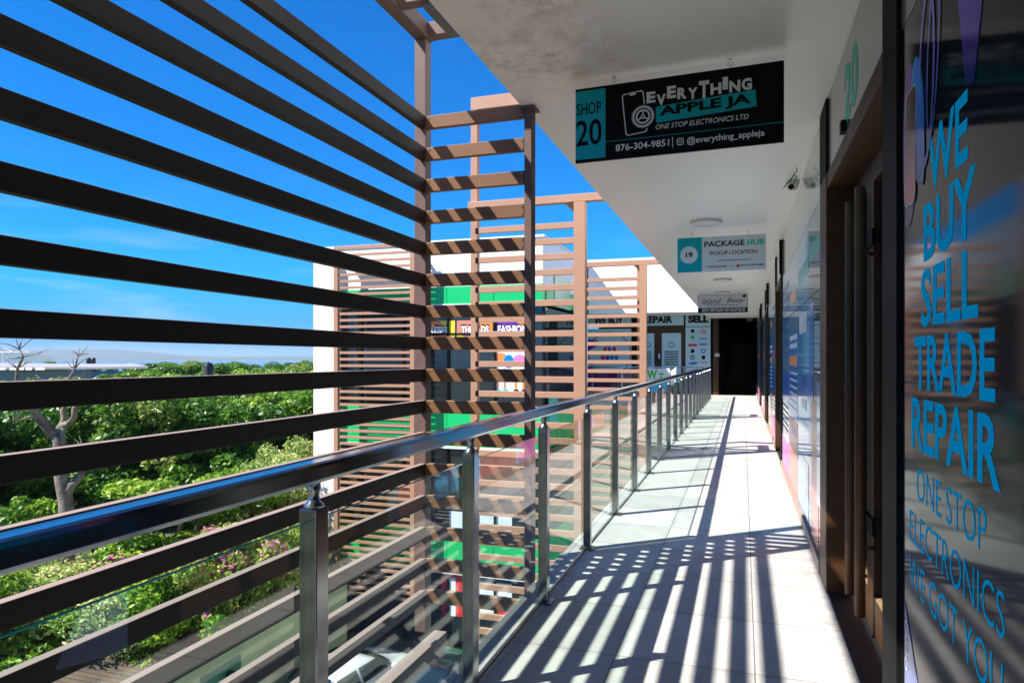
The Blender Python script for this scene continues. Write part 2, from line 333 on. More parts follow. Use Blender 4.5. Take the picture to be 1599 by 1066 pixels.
m_deadbark = M('bleached_bark', (.13, .09, .062), .9, var=.5, scale=3.2, bump=1, bscale=14, tint=(.27, .225, .18))
m_roofgrey = M('grey_roof_sheet', (.34, .32, .33), .6, var=.1)
m_facgrey = M('weathered_wall', (.32, .3, .26), .8, var=.2)
m_blueglass = M('blue_glazing', (.06, .16, .36), .15)
m_tank = M('black_plastic', (.015, .02, .028), .45)
m_tyre = M('tyre_rubber', (.015, .015, .015), .8); m_rim = M('alloy_rim', (.45, .45, .46), .3, .8)
m_lens = M('lens', (.6, .62, .65), .08, spec=.8)

# ------------------------------------------------------------------ lettering
_txt = {}
def glyphs(s, bold, shear):
    k = (s, bold, shear)
    if k in _txt: return _txt[k]
    cu = bpy.data.curves.new('lettering', 'FONT'); cu.body = s; cu.offset = bold; cu.shear = shear; cu.resolution_u = 3; cu.extrude = 0; cu.fill_mode = 'FRONT'
    ob = bpy.data.objects.new('lettering_tmp', cu); col.objects.link(ob)
    dg = bpy.context.evaluated_depsgraph_get()
    me = bpy.data.meshes.new_from_object(ob.evaluated_get(dg))
    V = np.array([v.co[:2] for v in me.vertices]); F = [tuple(p.vertices) for p in me.polygons]
    bpy.data.objects.remove(ob); bpy.data.meshes.remove(me); bpy.data.curves.remove(cu)
    _txt[k] = (V, F); return _txt[k]
class Face:
    """a flat face: origin (top left seen from the front), unit vectors right / down, outward normal"""
    def __init__(s, o, r, d): s.o = Vector(o); s.r = Vector(r).normalized(); s.d = Vector(d).normalized(); s.n = s.d.cross(s.r).normalized(); s.n = -s.n if False else s.n
    def p(s, a, b, h=.002): return s.o+s.r*a+s.d*b+s.n*h
def text(face, s, a0, b0, a1, b1, mat, parent, bold=.0, shear=0, h=.003, name='lettering', rot=0):
    V, F = glyphs(s, bold, shear); lo = V.min(0); hi = V.max(0); q = (V-lo)/np.maximum(hi-lo, 1e-6)
    mb = MB(); ca, sa = math.cos(rot), math.sin(rot); ca0, cb0 = (a0+a1)/2, (b0+b1)/2
    for x, y in q:
        a = a0+x*(a1-a0)-ca0; b = b1-y*(b1-b0)-cb0
        mb.v.append(tuple(face.p(ca0+a*ca+b*sa, cb0-a*sa+b*ca, h)))
    mb.f = list(F); mb.m = [0]*len(F)
    o = mb.build(name, mat, parent); return o
def poly(face, pts, mat, parent, h=.002, name='print'):
    """a thin raised printed patch"""
    mb = MB(); n = len(pts)
    mb.v = [tuple(face.p(a, b, h)) for a, b in pts]+[tuple(face.p(a, b, h-.0012)) for a, b in pts]
    mb.f = [tuple(range(n))]+[(i, i+n, (i+1) % n+n, (i+1) % n) for i in range(n)]; mb.m = [0]*len(mb.f)
    me_o = mb.build(name, mat, parent)
    return me_o
def rect(face, a0, b0, a1, b1, mat, parent, h=.002, name='print'):
    return poly(face, [(a0, b0), (a1, b0), (a1, b1), (a0, b1)], mat, parent, h, name)
def ell(a, b, ra, rb, n=28, rot=0, t0=0, t1=2*math.pi):
    out = []
    for k in range(n):
        t = t0+(t1-t0)*k/n; x, y = ra*math.cos(t), rb*math.sin(t)
        out.append((a+x*math.cos(rot)-y*math.sin(rot), b+x*math.sin(rot)+y*math.cos(rot)))
    return out
def ring(face, outer, inner, mat, parent, h=.002, name='print'):
    n = len(outer); mb = MB()
    mb.v = [tuple(face.p(a, b, h)) for a, b in outer]+[tuple(face.p(a, b, h)) for a, b in inner]
    mb.f = [(i, (i+1) % n, (i+1) % n+n, i+n) for i in range(n)]; mb.m = [0]*n
    return mb.build(name, mat, parent)
def rrect(a0, b0, a1, b1, r, n=5):
    out = []
    for (ca, cb, t) in ((a1-r, b0+r, -90), (a1-r, b1-r, 0), (a0+r, b1-r, 90), (a0+r, b0+r, 180)):
        for k in range(n+1):
            t_ = R(t+90*k/n); out.append((ca+r*math.cos(t_), cb+r*math.sin(t_)))
    return out
def rotp(pts, c, ang):
    ca, sa = math.cos(ang), math.sin(ang)
    return [(c[0]+(a-c[0])*ca-(b-c[1])*sa, c[1]+(a-c[0])*sa+(b-c[1])*ca) for a, b in pts]
def bars(face, a0, b0, a1, b1, n, mat, parent, h=.002, seed=1, fill=.45, name='small_print'):
    """rows of writing too small to read"""
    r = random.Random(seed); mb = MB(); ph = (b1-b0)/n
    for i in range(n):
        a = a0; 
        while a < a1-.02*(a1-a0):
            wd = min(a1-a, (a1-a0)*r.uniform(.06, .2)); b = b0+ph*i
            mb.quad(*[face.p(x, y, h) for x, y in ((a, b), (a+wd, b), (a+wd, b+ph*fill), (a, b+ph*fill))]); a += wd+(a1-a0)*.025
    return mb.build(name, mat, parent)

# ================================================================== SETTING
GZ = -7.4
def struct(o): o['kind'] = 'structure'; return o
struct(box('walkway_floor', m_floor, None, -1.19, .462, -8, 26.9, -.32, 0))
struct(MB().box(-13, -1.192, 25.15, 26.9, -.32, -.004).build('far_walkway', m_floor))
W = .465                                            # plane of the shop fronts
C = 2.85

# ------------------------------------------------------------------ our building
shop = thing('shop_building', 'long row of glass shop fronts with white ceiling along the right of the walkway', 'building')
box('ceiling', m_ceil, shop, -1.25, .8, -8, 24.9, C, C+.12)
rf = MB(); rf.box(-1.25, 6, -8, 24.9, C+.122, 3.62); rf.box(-1.25, -1.05, -8, 24.9, 3.622, 4.95)
rf.build('roof_edge', m_white2, shop)
box('lower_wall', m_white2, shop, -1.0, 6, -8, 36, GZ, -.324)
box('back_wall', m_white2, shop, 2.6, 2.8, -8, 36, 0, C)
box('shop_floor', m_granite, shop, .62, 2.6, -8, 26.8, -.3, -.002)
doors = [(2.66, 4.35), (9.55, 10.9), (14.8, 16.1), (20.2, 21.5)]
panels = [(-8, -.2, 'x'), (-.2, 2.42, 'poster'), (4.72, 5.58, 'a'), (5.58, 6.65, 'b'), (6.65, 7.91, 'c'), (7.91, 9.26, 'd'),
          (11.15, 12.4, 'd'), (12.4, 13.4, 'c'), (13.4, 14.5, 'e'), (16.4, 17.8, 'd'), (17.8, 19.9, 'e'), (21.8, 24, 'd'), (24, 26.8, 'e')]
HD = 2.36
pm = {'x': m_poster, 'poster': m_poster, 'a': m_greyglass, 'b': m_skyp, 'c': m_palep, 'd': m_palep, 'e': m_greyglass}
pface = {}
for y0, y1, k in panels:
    zb = .03 if k == 'poster' else .09
    p = box('display_panel', pm[k], shop, W, W+.02, y0+.004, y1-.004, zb, HD-.004)
    pface[(y0, k)] = (p, Face((W, y1, HD), (0, -1, 0), (0, 0, -1)), y1-y0)
    box('upper_panel', m_panel_up if k not in ('x', 'poster') else m_spandrel, shop, W+.001, W+.02, y0+.003, y1-.003, HD+.004, C-.003)
    if k not in ('x', 'poster'): box('sill', m_sill, shop, W-.018, W+.02, y0, y1, .002, .085)
box('trim_line', m_black, shop, W+.0022, W+.018, 4.72, 9.26, HD-.0035, HD+.0035)
for y0, y1 in doors:
    # jamb on the far side, black mullion above it up to the ceiling, near frame
    box('jamb', m_jamb, shop, W-.012, W+.14, y1, y1+.34 if y1 < 5 else y1+.22, .002, HD+.06, bevel=.003)
    box('mullion', m_black, shop, W-.014, W+.05, y1+.005, (y1+.335 if y1 < 5 else y1+.2), HD+.063, C-.004)
    box('near_frame', m_black, shop, W-.012, W+.14, y0-.235, y0-.002, .002, C-.004 if y0 < 4 else HD+.06, bevel=.003)
    if y0 > 4: box('mullion', m_black, shop, W-.03, W+.05, y0-.2, y0-.1, HD+.063, C-.004)
    sp = box('spandrel', m_spandrel if y0 < 4 else m_panel_up, shop, W, W+.03, y0+.001, y1-.001, HD+.062, C-.004)
    box('door_head', m_jamb, shop, W-.006, W+.19, y0+.002, y1-.002, HD-.03, HD+.058, bevel=.003)
    box('threshold', m_granite, shop, .464, W+.20, y0+.002, y1-.002, -.02, .006)
    if y0 < 4:
        sf = Face((W, y1, C), (0, -1, 0), (0, 0, -1))
        text(sf, '20', y1-3.69, C-2.745, y1-3.27, C-2.46, m_teal2, sp, bold=.035, h=.001)
        cm = MB(); cm.box(W-.025, W-.001, 3.60, 3.66, HD+.065, HD+.12); cm.build('entry_sensor', m_black, shop)
    ym = 3.83 if y0 < 4 else (y0+y1)/2
    for a, b in ((y0+.006, ym-.004), (ym+.004, y1-.006)):
        d = MB(); x0, x1 = W+.135, W+.185
        d.box(x0, x1, a, a+.085, .015, HD-.035); d.box(x0, x1, b-.085, b, .015, HD-.035)
        d.box(x0, x1, a+.0855, b-.0855, .015, .20); d.box(x0, x1, a+.0855, b-.0855, HD-.15, HD-.035)
        dr = d.build('door', m_jamb, shop, bevel=.003)
        box('glass', m_doorglass, dr, W+.155, W+.165, a+.0865, b-.0865, .201, HD-.151)
        hb = MB(); yh = (b-.16) if a == y0+.006 else (a+.16)
        hb.tube([(W+.065, yh, .12), (W+.065, yh, 2.17)], .024, 14)
        for z in (.45, 1.85): hb.tube([(W+.065, yh, z), (W+.138, yh, z)], .012, 8)
        hb.build('handle', m_jamb, dr, smooth=True)
        if y0 < 4:
            for z in (.5, 1.9):
                box('patch_lock', m_black, dr, W+.12, W+.134, (a if a > ym else b-.14), (a+.14 if a > ym else b), z, z+.075)
            st = box('sticker', m_inkwhite, dr, W+.152, W+.1545, a+.3, a+.42, 1.25, 1.42)
box('wall_cap', m_black, shop, W-.004, W+.02, 2.42-.003, 2.424, .03, HD)
# interior of the nearest shop
box('interior_shelf', m_jamb, shop, 1.9, 2.4, 2.0, 4.6, .0, 1.0)

# --- the big poster
pp, pf, L = pface[(-.2, 'poster')]
def PY(y): return 2.42-y
def PZ(z): return HD-z
words = [('WE', 2.085, 1.745, 1.94, 1.785), ('BUY', 2.135, 1.69, 1.762, 1.61), ('SELL', 2.165, 1.675, 1.592, 1.435),
         ('TRADE', 2.24, 1.572, 1.412, 1.265), ('REPAIR', 2.275, 1.542, 1.240, 1.095)]
for s, ya, yb, za, zb in words:
    text(pf, s, PY(ya), PZ(za), PY(yb), PZ(zb), m_cyan, pp, bold=.022, h=.0006)
for s, ya, yb, za, zb in (('ONE STOP', 2.215, 1.625, 1.045, .955), ('ELECTRONICS', 2.30, 1.52, .91, .82), ('WE GOT YOU', 2.305, 1.53, .775, .685)):
    text(pf, s, PY(ya), PZ(za), PY(yb), PZ(zb), m_cyan, pp, bold=-.008, h=.0006)
def ombre(name, c0, c1, axis=2, lo=0, hi=1):
    """a printed blend of two inks"""
    m, nt, p = newmat(name); tc = N(nt, 'ShaderNodeTexCoord'); sp = N(nt, 'ShaderNodeSeparateXYZ'); nt.links.new(tc.outputs['Generated'], sp.inputs[0])
    cr = N(nt, 'ShaderNodeValToRGB'); cr.color_ramp.elements[0].position = lo; cr.color_ramp.elements[1].position = hi
    cr.color_ramp.elements[0].color = (*c0, 1); cr.color_ramp.elements[1].color = (*c1, 1)
    nt.links.new(sp.outputs[axis], cr.inputs[0]); nt.links.new(cr.outputs[0], p.inputs['Base Color']); p.inputs['Roughness'].default_value = .12; p.inputs['Specular IOR Level'].default_value = .1
    return m
m_petal = ombre('blue_ink_blend', (.004, .04, .22), (.04, .3, .75)); m_petal2 = ombre('violet_ink_blend', (.05, .07, .28), (.35, .3, .8))
m_rose = ombre('rose_ink_blend', (.62, .12, .16), (.05, .012, .03), 2, .1, .75); m_viol = ombre('plum_ink_blend', (.04, .008, .10), (.28, .05, .30))
m_cone = ombre('violet_cone_blend', (.012, .012, .09), (.34, .16, .8))
m_bluefan = ombre('lower_blue_blend', (.3, .4, .62), (.05, .06, .28))
poly(pf, ell(PY(2.30), PZ(1.98), .085, .24, rot=.0), m_viol, pp, .0016)
poly(pf, ell(PY(2.20), PZ(2.02), .075, .185, rot=-.15), m_petal, pp, .0022)
poly(pf, ell(PY(2.17), PZ(1.99), .045, .17, rot=-.18), m_petal, pp, .0028)
ring(pf, ell(PY(2.10), PZ(2.10), .085, .24, rot=.1), ell(PY(2.10), PZ(2.10), .068, .215, rot=.1), m_petal2, pp, .0024)
ring(pf, ell(PY(2.03), PZ(2.14), .06, .22, rot=.15), ell(PY(2.03), PZ(2.14), .046, .20, rot=.15), m_petal2, pp, .0027)
ph = rrect(PY(2.345), PZ(2.13), PY(2.215), PZ(1.80), .03)
poly(pf, rotp(ph, (PY(2.28), PZ(1.96)), .05), m_rose, pp, .0034, 'phone_picture')
ph2 = rotp(rrect(PY(2.348), PZ(2.133), PY(2.212), PZ(1.797), .032), (PY(2.28), PZ(1.96)), .05)
ring(pf, ph2, rotp(rrect(PY(2.345), PZ(2.13), PY(2.215), PZ(1.80), .03), (PY(2.28), PZ(1.96)), .05), m_grey_print, pp, .0036)
poly(pf, [(PY(1.86), 0.0), (PY(1.55), 0.0), (PY(1.70), PZ(1.93)), (PY(1.76), PZ(1.95))], m_cone, pp, .0018)
poly(pf, [(PY(2.36), PZ(.62)), (PY(2.2), PZ(.44)), (PY(2.02), PZ(.12)), (PY(2.36), PZ(.06))], m_bluefan, pp, .0018)
for dz in (0, .055, .11): ring(pf, ell(PY(2.335), PZ(.55-dz), .018, .02), ell(PY(2.335), PZ(.55-dz), .012, .014), m_grey_print, pp, .003)
# --- the graphics of the panels further along
def P_(k, y): return y
for (y0, k), (p, f, L) in pface.items():
    if k == 'a':
        rect(f, .02*L, HD-1.75, .40*L, HD-.72, m_blue, p); rect(f, .25*L, HD-1.05, .8*L, HD-.10, m_salmon, p, .0026); rect(f, .7*L, HD-1.2, .95*L, HD-.4, m_palep, p, .0032)
        rect(f, .03*L, HD-2.15, .97*L, HD-2.05, m_tealwin, p)
    if k == 'b':
        rect(f, .05*L, HD-.55, .95*L, HD-.12, m_skyp, p); bars(f, .15*L, HD-1.72, .85*L, HD-1.52, 1, m_inkwhite, p, .0026, 3, .8)
        bars(f, .3*L, HD-1.2, .8*L, HD-.85, 2, m_blue, p, .0026, 5); rect(f, .04*L, HD-2.12, .96*L, HD-2.0, m_tealwin, p)
    if k == 'c':
        rect(f, .03*L, HD-1.62, .97*L, HD-.78, m_blue, p); bars(f, .1*L, HD-1.58, .9*L, HD-1.42, 2, m_inkwhite, p, .0026, 8, .6)
        rect(f, .1*L, HD-1.38, .9*L, HD-1.28, m_orange, p, .0028); bars(f, .12*L, HD-1.22, .9*L, HD-.82, 6, m_inkwhite, p, .0026, 9, .3)
        rect(f, .03*L, HD-.76, .97*L, HD-.10, m_salmon, p); rect(f, .3*L, HD-.7, .8*L, HD-.62, m_purple, p, .0028)
        rect(f, .2*L, HD-2.0, .8*L, HD-1.9, m_orange, p)
    if k == 'd':
        rect(f, .04*L, HD-1.2, .96*L, HD-.86, m_blue, p); rect(f, .04*L, HD-.42, .96*L, HD-.10, m_pink, p)
        bars(f, .1*L, HD-2.2, .9*L, HD-1.3, 7, m_blue, p, .0026, int(y0*7), .5); bars(f, .1*L, HD-.82, .9*L, HD-.5, 5, m_inkblack, p, .0026, 12, .3)
        if y0 > 11: rect(f, .2*L, HD-1.5, .7*L, HD-1.36, m_red, p, .003)
box('glass_joint', m_black, shop, W-.0025, W+.0, 4.73, 9.25, 1.795, 1.798)
# dark passage at the end of the corridor
ps = MB(); ps.box(-1.07, -.88, 26.88, 27.02, 0, 2.99); ps.build('passage_column', m_jamb, shop)
pd = MB(); pd.quad((-.88, 36, 0), (.6, 36, 0), (.6, 36, 3), (-.88, 36, 3)); pd.quad((-.88, 26.95, 0), (-.88, 36, 0), (-.88, 36, 3), (-.88, 26.95, 3))
pd.quad((.6, 26.9, 0), (.6, 36, 0), (.6, 36, 3), (.6, 26.9, 3)); pd.quad((-.88, 26.9, 2.99), (.6, 26.9, 2.99), (.6, 36, 2.99), (-.88, 36, 2.99)); pd.quad((-.88, 26.905, .0), (.6, 26.905, 0), (.6, 36, 0), (-.88, 36, 0))
pd.build('passage', m_dark, shop)
box('passage_lintel', m_white2, shop, -1.24, W, 24.902, 26.9, C+.01, C+.4)
m_dim = M('dim_passage_door', (.05, .05, .052), .5)
MB().box(-.5, .45, 35.9, 35.96, 0, 2.1).build('passage_door', m_dim, shop)
MB().tube([(.1, 35.86, 1.15), (.1, 35.89, 1.15)], .28, 24).build('round_plaque', m_dim, shop)
for q_ in (27.8, 29.2, 30.8): box('passage_glint', m_lamp, shop, .15, .38, q_, q_+.1, 2.93, 2.985)  # white strips standing in for light reflected under the passage ceiling
rl = Face((-1.07, 26.88, 3.0), (1, 0, 0), (0, 0, -1))
rect(rl, .08, 1.45, .22, 1.50, m_inkwhite, ps and shop, .004, 'door_plate'); rect(rl, .05, 1.52, .25, 1.56, m_inkwhite, shop, .004, 'door_plate')

# ------------------------------------------------------------------ slatted screens
PIT, SH, ST = .2, .079, .038
def rod_screws(mb, x, y, zs, axis='y'):
    for z in zs:
        for dz in (.018, .06): mb.tube([(x, y, z+dz), (x, y-.004, z+dz)], .005, 6)
Ysc, Xsc = 3.925, -1.88
scr = thing('slatted_screen', 'nearest dark brown slatted screen running along the left of the walkway with a short return', 'screen', (Xsc, Ysc, -.4))
def loc(mb, o):
    mb.v = [(v[0]-o.location.x, v[1]-o.location.y, v[2]-o.location.z) for v in mb.v]; return mb
zs = [1.207-1.35*0+.0+PIT*k for k in range(-7, 9)]
zs = [1.35+(z-1.35)*.985 for z in zs]
side = MB(); ret = MB()
for z in zs:
    side.box(Xsc-ST, Xsc, -8, Ysc-.0015, z, z+SH)
    ret.box(Xsc+.001, -1.238, Ysc+.001, Ysc+ST, z, z+SH)
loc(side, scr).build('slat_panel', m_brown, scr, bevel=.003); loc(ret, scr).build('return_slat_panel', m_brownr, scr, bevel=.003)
loc(MB().box(Xsc-.078, Xsc, Ysc, Ysc+.08, -.36, 3.352), scr).build('post', m_post, scr, bevel=.004)
pr_ = MB().box(-1.235, -1.19, Ysc-.002, Ysc+.082, -.36, C-.003); pr_.box(-1.258, -1.168, Ysc-.02, Ysc+.1, C-.014, C-.0025)
loc(pr_, scr).build('post', m_post, scr, bevel=.003)
loc(MB().box(Xsc-.078, Xsc+.012, -8, Ysc+.08, 3.354, 3.455), scr).build('top_beam', m_post, scr, bevel=.003)
for y in (Ysc, 3.52, 2.4, 1.2, 0, -1.2):
    loc(MB().box(Xsc+.0125, -1.252, y, y+.08, 3.362, 3.448), scr).build('cross_beam', m_post, scr, bevel=.003)
loc(MB().box(-1.72, -1.56, 3.55, 3.95, 3.335, 3.3605), scr).build('bracket', m_bracket, scr)
loc(MB().box(Xsc-.078, Xsc+.012, -8, Ysc+.3, -.56, -.46), scr).build('bottom_beam', m_brown, scr, bevel=.003)
sc = MB()
for z in zs:
    for dz in (.016, .062):
        sc.tube([(Xsc+.022, Ysc+.0012, z+dz), (Xsc+.022, Ysc-.003, z+dz)], .004, 6); sc.tube([(-1.25, Ysc+.0012, z+dz), (-1.25, Ysc-.003, z+dz)], .004, 6)
loc(sc, scr).build('screws', m_brushed, scr)

# screens further along the walkway, square to it
def screen2(label, x0, x1, Y, ztop, tall=None, zb=-2.6, mat=None):
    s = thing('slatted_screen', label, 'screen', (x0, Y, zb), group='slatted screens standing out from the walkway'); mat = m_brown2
    mb = MB(); n = int((ztop-.14-zb)/PIT)
    for k in range(n+1): mb.box(x0+.05, x1-.002, Y+.02, Y+.07, ztop-.43-k*PIT, ztop-.43-k*PIT+SH)
    loc(mb, s).build('slat_panel', mat, s, bevel=.003)
    e = MB()
    for k in range(n+1): e.box(x0-.0, x0+.049, Y+.022, Y+.068, ztop-.43-k*PIT+.002, ztop-.43-k*PIT+SH-.002)
    loc(e, s).build('end_cap', m_black, s)
    loc(MB().box(x1, x1+.15, Y, Y+.12, zb, ztop-.102), s).build('post', mat, s, bevel=.004)
    loc(MB().box(x0-.1, -1.252, Y-.001, Y+.1, ztop-.1, ztop), s).build('top_beam', mat, s, bevel=.004)
    loc(MB().box(x1-.14, x1-.07, Y+.6, Y+.68, zb, ztop-.102), s).build('rear_post', mat, s, bevel=.004)
    loc(MB().box(x1-.14, x1-.03, Y+.101, Y+.7, ztop-.1, ztop-.002), s).build('side_beam', mat, s, bevel=.003)
    if tall:
        loc(MB().box(x0-.1, x0-.002, Y+.103, Y+.2, zb, tall-.172), s).build('tall_post', mat, s, bevel=.004)
        loc(MB().box(x0-.1, -1.252, Y+.103, Y+.2, tall-.17, tall), s).build('high_beam', mat, s, bevel=.004)
    return s
screen2('second slatted screen, with a tall post and high beam rising above its slats', -3.44, -2.07, 8.7, 3.47, 4.92)
screen2('farthest of the free slatted screens, low topped, in front of the far shop window', -3.5, -2.12, 15.0, 3.47)

# ------------------------------------------------------------------ railing beside the walkway
RX = -1.05; ZR = 1.06
ral = thing('railing', 'polished steel railing with glass panes running along the left edge of the walkway', 'railing', (RX, 3.7, 0))
loc(MB().box(RX-.034, RX+.03, -8, 25.1, ZR-.028, ZR+.026), ral).build('handrail', m_steel, ral, bevel=.012)
py = [-7.6, -6.4, -5.3, -4.1, -3.0, -1.85, -.7, .43, 1.53, 2.61]+[3.70+1.137*k for k in range(0, 19)]
post0 = None
for y in py:
    if post0 is None:
        pb = MB().box(-.026, .026, -.028, .028, .012, .968)
        post0 = pb.build('post', m_steeld, ral, bevel=.004); post0.location = (0, y-3.7, 0)
        spg = MB().lathe([(.026, .969), (.026, .975), (.016, .985), (.014, 1.0), (.017, 1.012), (.017, 1.033)], n=14); spg.build('spigot', m_brushed, post0, smooth=True)
        bs = MB().box(-.05, .05, -.05, .05, .001, .012); bs.build('base_plate', m_steeld, post0, bevel=.002)
    else:
        c = copy_tree(post0, ral); c.location = (0, y-3.7, 0)
for a, b in zip(py[:-1], py[1:]):
    gp = MB().box(RX-.02, RX-.008, a+.0285, b-.0285, .015, .93); gp.m = [0, 1, 0, 0, 0, 0]; loc(gp, ral).build('glass_pane', [m_glass, m_gedge], ral)
kerb = MB().box(RX-.021, RX-.007, -8, 25, .0005, .013); loc(kerb, ral).build('glass_channel', m_brushed, ral)

# far railing, across the end of the court
fr = thing('railing', 'clear glass railing across the front of the far repair shop', 'railing', (-3, 25.3, 0))
loc(MB().box(-5.4, -1.3, 25.28, 25.33, 1.03, 1.07), fr).build('handrail', m_steel, fr, bevel=.01)
xs = [-5.3, -4.2, -3.1, -2.0, -1.35]
for x in xs:
    loc(MB().box(x-.025, x+.025, 25.28, 25.33, .001, 1.029), fr).build('post', m_steel, fr)
for a, b in zip(xs[:-1], xs[1:]): loc(MB().box(a+.03, b-.03, 25.3, 25.312, .03, .92), fr).build('glass_pane', m_glass, fr)
A, B = aty(1003, 575, 25.1), aty(1046, 612, 25.1)
bn = thing('banner_board', 'white and blue promotion board with a green W logo tied to the far glass railing', 'banner', (A.x, 25.22, B.z))
wb, hb = B.x-A.x, A.z-B.z
bb = MB().box(0, wb, -.02, .02, 0, hb).build('board', m_inkwhite, bn)
bf = Face((A.x*0, -.02, hb), (1, 0, 0), (0, 0, -1))
text(bf, 'W', .16*wb, .06*hb, .55*wb, .45*hb, m_logogreen, bb, bold=.04); text(bf, 'T', .58*wb, .2*hb, .8*wb, .47*hb, m_logogreen, bb, bold=.03)
poly(bf, [(0, .72*hb), (.5*wb, .62*hb), (wb, .5*hb), (wb, hb), (0, hb)], m_skyp, bb, .004)
MB().quad((wb+.02, 0, .2), (wb+.2, .05, .25), (wb+.22, .05, hb+.06), (wb+.02, 0, hb-.1)).quad((wb+.02, .01, .2), (wb+.2, .06, .25), (wb+.22, .06, hb+.06), (wb+.02, .01, hb-.1)).build('side_flap', m_inkwhite, bn)

# ------------------------------------------------------------------ hanging signs
def sign(label, x0, x1, Y, z0, z1, rz, mat, hooks):
    s = thing('hanging_sign', label, 'sign', ((x0+x1)/2, Y, z0), rz); wd = x1-x0; h = z1-z0
    b = MB().box(-wd/2, wd/2, -.006, .006, 0, h).build('board', mat, s)
    for hx in hooks:
        hk = MB(); a = -wd/2+hx*wd; top = C-z0
        pts = [(a, 0, h-.03), (a, 0, h+.012)]+[(a+.011*math.sin(t), 0, h+.022-.011*math.cos(t)) for t in np.linspace(0, 5.6, 9)]
        hk.tube(pts, .0022, 6); hk.tube([(a, 0, h+.03), (a, .004, top-.001)], .0022, 6); hk.tube([(a, .004, top-.006), (a, .004, top-.001)], .009, 8)
        hk.build('hook', m_brushed, s)
    return s, b, Face((-wd/2, -.006, h), (1, 0, 0), (0, 0, -1)), wd, h
s1, b1, f1, wd, h = sign('black and teal hanging sign of shop 20 with a phone and gear emblem', -.862, .19, 3.65, 2.408, 2.806, R(-2.2), m_inkblack, (.2, .76))
def T(f, w_, h_):
    return lambda s, a0, b0, a1, b1, m, par, **k: text(f, s, a0*w_, b0*h_, a1*w_, b1*h_, m, par, **k)
t = T(f1, wd, h)
rect(f1, .001*wd, .035*h, .157*wd, .96*h, m_teal, b1)
t('SHOP', .006, .2, .135, .36, m_inkblack, b1, bold=.012); t('20', .004, .43, .138, .78, m_inkblack, b1, bold=.012)
oc = (.305*wd, .42*h)
ring(f1, rotp(rrect(.25*wd, .14*h, .36*wd, .70*h, .016), oc, -.10), rotp(rrect(.255*wd, .153*h, .355*wd, .687*h, .013), oc, -.10), m_grey_print, b1)
poly(f1, rotp(rrect(.29*wd, .155*h, .32*wd, .18*h, .004), oc, -.10), m_grey_print, b1, .0024)
gc = (.347*wd, .48*h)
poly(f1, ell(*gc, .066, .066), m_inkblack, b1, .003)
def cog(c, r0, r1, n): 
    out = []
    for k in range(n*4): out.append((c[0]+(r1 if k % 4 < 2 else r0)*math.cos(2*math.pi*k/(n*4)), c[1]+(r1 if k % 4 < 2 else r0)*math.sin(2*math.pi*k/(n*4))))
    return out
ring(f1, cog(gc, .052, .06, 40), ell(*gc, .046, .046, n=160), m_grey_print, b1, .0036)
ring(f1, cog(gc, .035, .04, 26), ell(*gc, .029, .029, n=104), m_grey_print, b1, .0036)
ring(f1, ell(*gc, .011, .011), ell(*gc, .006, .006), m_grey_print, b1, .004)
for k in range(3):
    a = R(30+120*k); dx, dy = math.cos(a), math.sin(a); px, py_ = -dy*.003, dx*.003
    poly(f1, [(gc[0]+dx*.009+px, gc[1]+dy*.009+py_), (gc[0]+dx*.031+px, gc[1]+dy*.031+py_), (gc[0]+dx*.031-px, gc[1]+dy*.031-py_), (gc[0]+dx*.009-px, gc[1]+dy*.009-py_)], m_grey_print, b1, .0042)
x = .365; 
for i, (ch, wl, dy, hs_) in enumerate((('E', .05, .0, 1), ('V', .05, .05, 1), ('E', .05, -.04, 1.1), ('R', .05, 0, 1), ('Y', .052, .02, 1), ('T', .054, -.05, 1.55), ('H', .056, .0, 1), ('I', .03, -.06, 1.1), ('N', .056, 0, 1), ('G', .052, -.01, 1.05))):
    tt = .17+dy; t(ch, x, tt, x+wl-.006, tt+.145*hs_, m_grey_print, b1, bold=.045, h=.0045); x += wl
poly(f1, [(.41*wd, .375*h), (.875*wd, .315*h), (.88*wd, .525*h), (.412*wd, .585*h)], m_teal, b1, .0028)
t('APPLE JA', .427, .365, .855, .525, m_inkblack, b1, bold=.04, h=.004, rot=.022)
t('ONE STOP ELECTRONICS LTD', .41, .605, .845, .67, m_grey_print, b1, bold=.005, shear=.25)
rect(f1, .157*wd, .754*h, .998*wd, .76*h, m_teal, b1)
t('876-304-9851', .21, .81, .475, .90, m_inkwhite, b1, bold=.012); rect(f1, .49*wd, .79*h, .493*wd, .93*h, m_inkwhite, b1)
ring(f1, rrect(.512*wd, .815*h, .545*wd, .905*h, .009), rrect(.516*wd, .825*h, .541*wd, .895*h, .006), m_inkwhite, b1)
ring(f1, ell(.5285*wd, .86*h, .0085, .0085), ell(.5285*wd, .86*h, .0055, .0055), m_inkwhite, b1)
t('@everything_appleja', .56, .815, .915, .925, m_inkwhite, b1, bold=.012)
s2, b2, f2, wd, h = sign('white and teal hanging sign of unit 19, a parcel pickup location', -.745, .25, 8.46, 2.375, 2.785, R(-.5), m_signwhite, (.17, .81))
t = T(f2, wd, h)
rect(f2, .001, .001, .285*wd, h-.001, m_teal, b2); poly(f2, ell(.135*wd, .5*h, .102*wd, .102*wd), m_signwhite, b2, .003)
t('19', .095, .42, .178, .58, m_inkblack, b2, bold=.03, h=.0045)
t('PACKAGE', .312, .135, .765, .295, m_inkblack, b2, bold=.02); t('HUB', .79, .135, .98, .295, m_teal2, b2, bold=.03)
t('PICKUP LOCATION', .375, .425, .905, .535, m_inkblack, b2, bold=.008); rect(f2, .46*wd, .69*h, .83*wd, .705*h, m_inkblack, b2)
ring(f2, rrect(.325*wd, .83*h, .358*wd, .91*h, .008), rrect(.33*wd, .842*h, .353*wd, .898*h, .005), m_teal, b2)
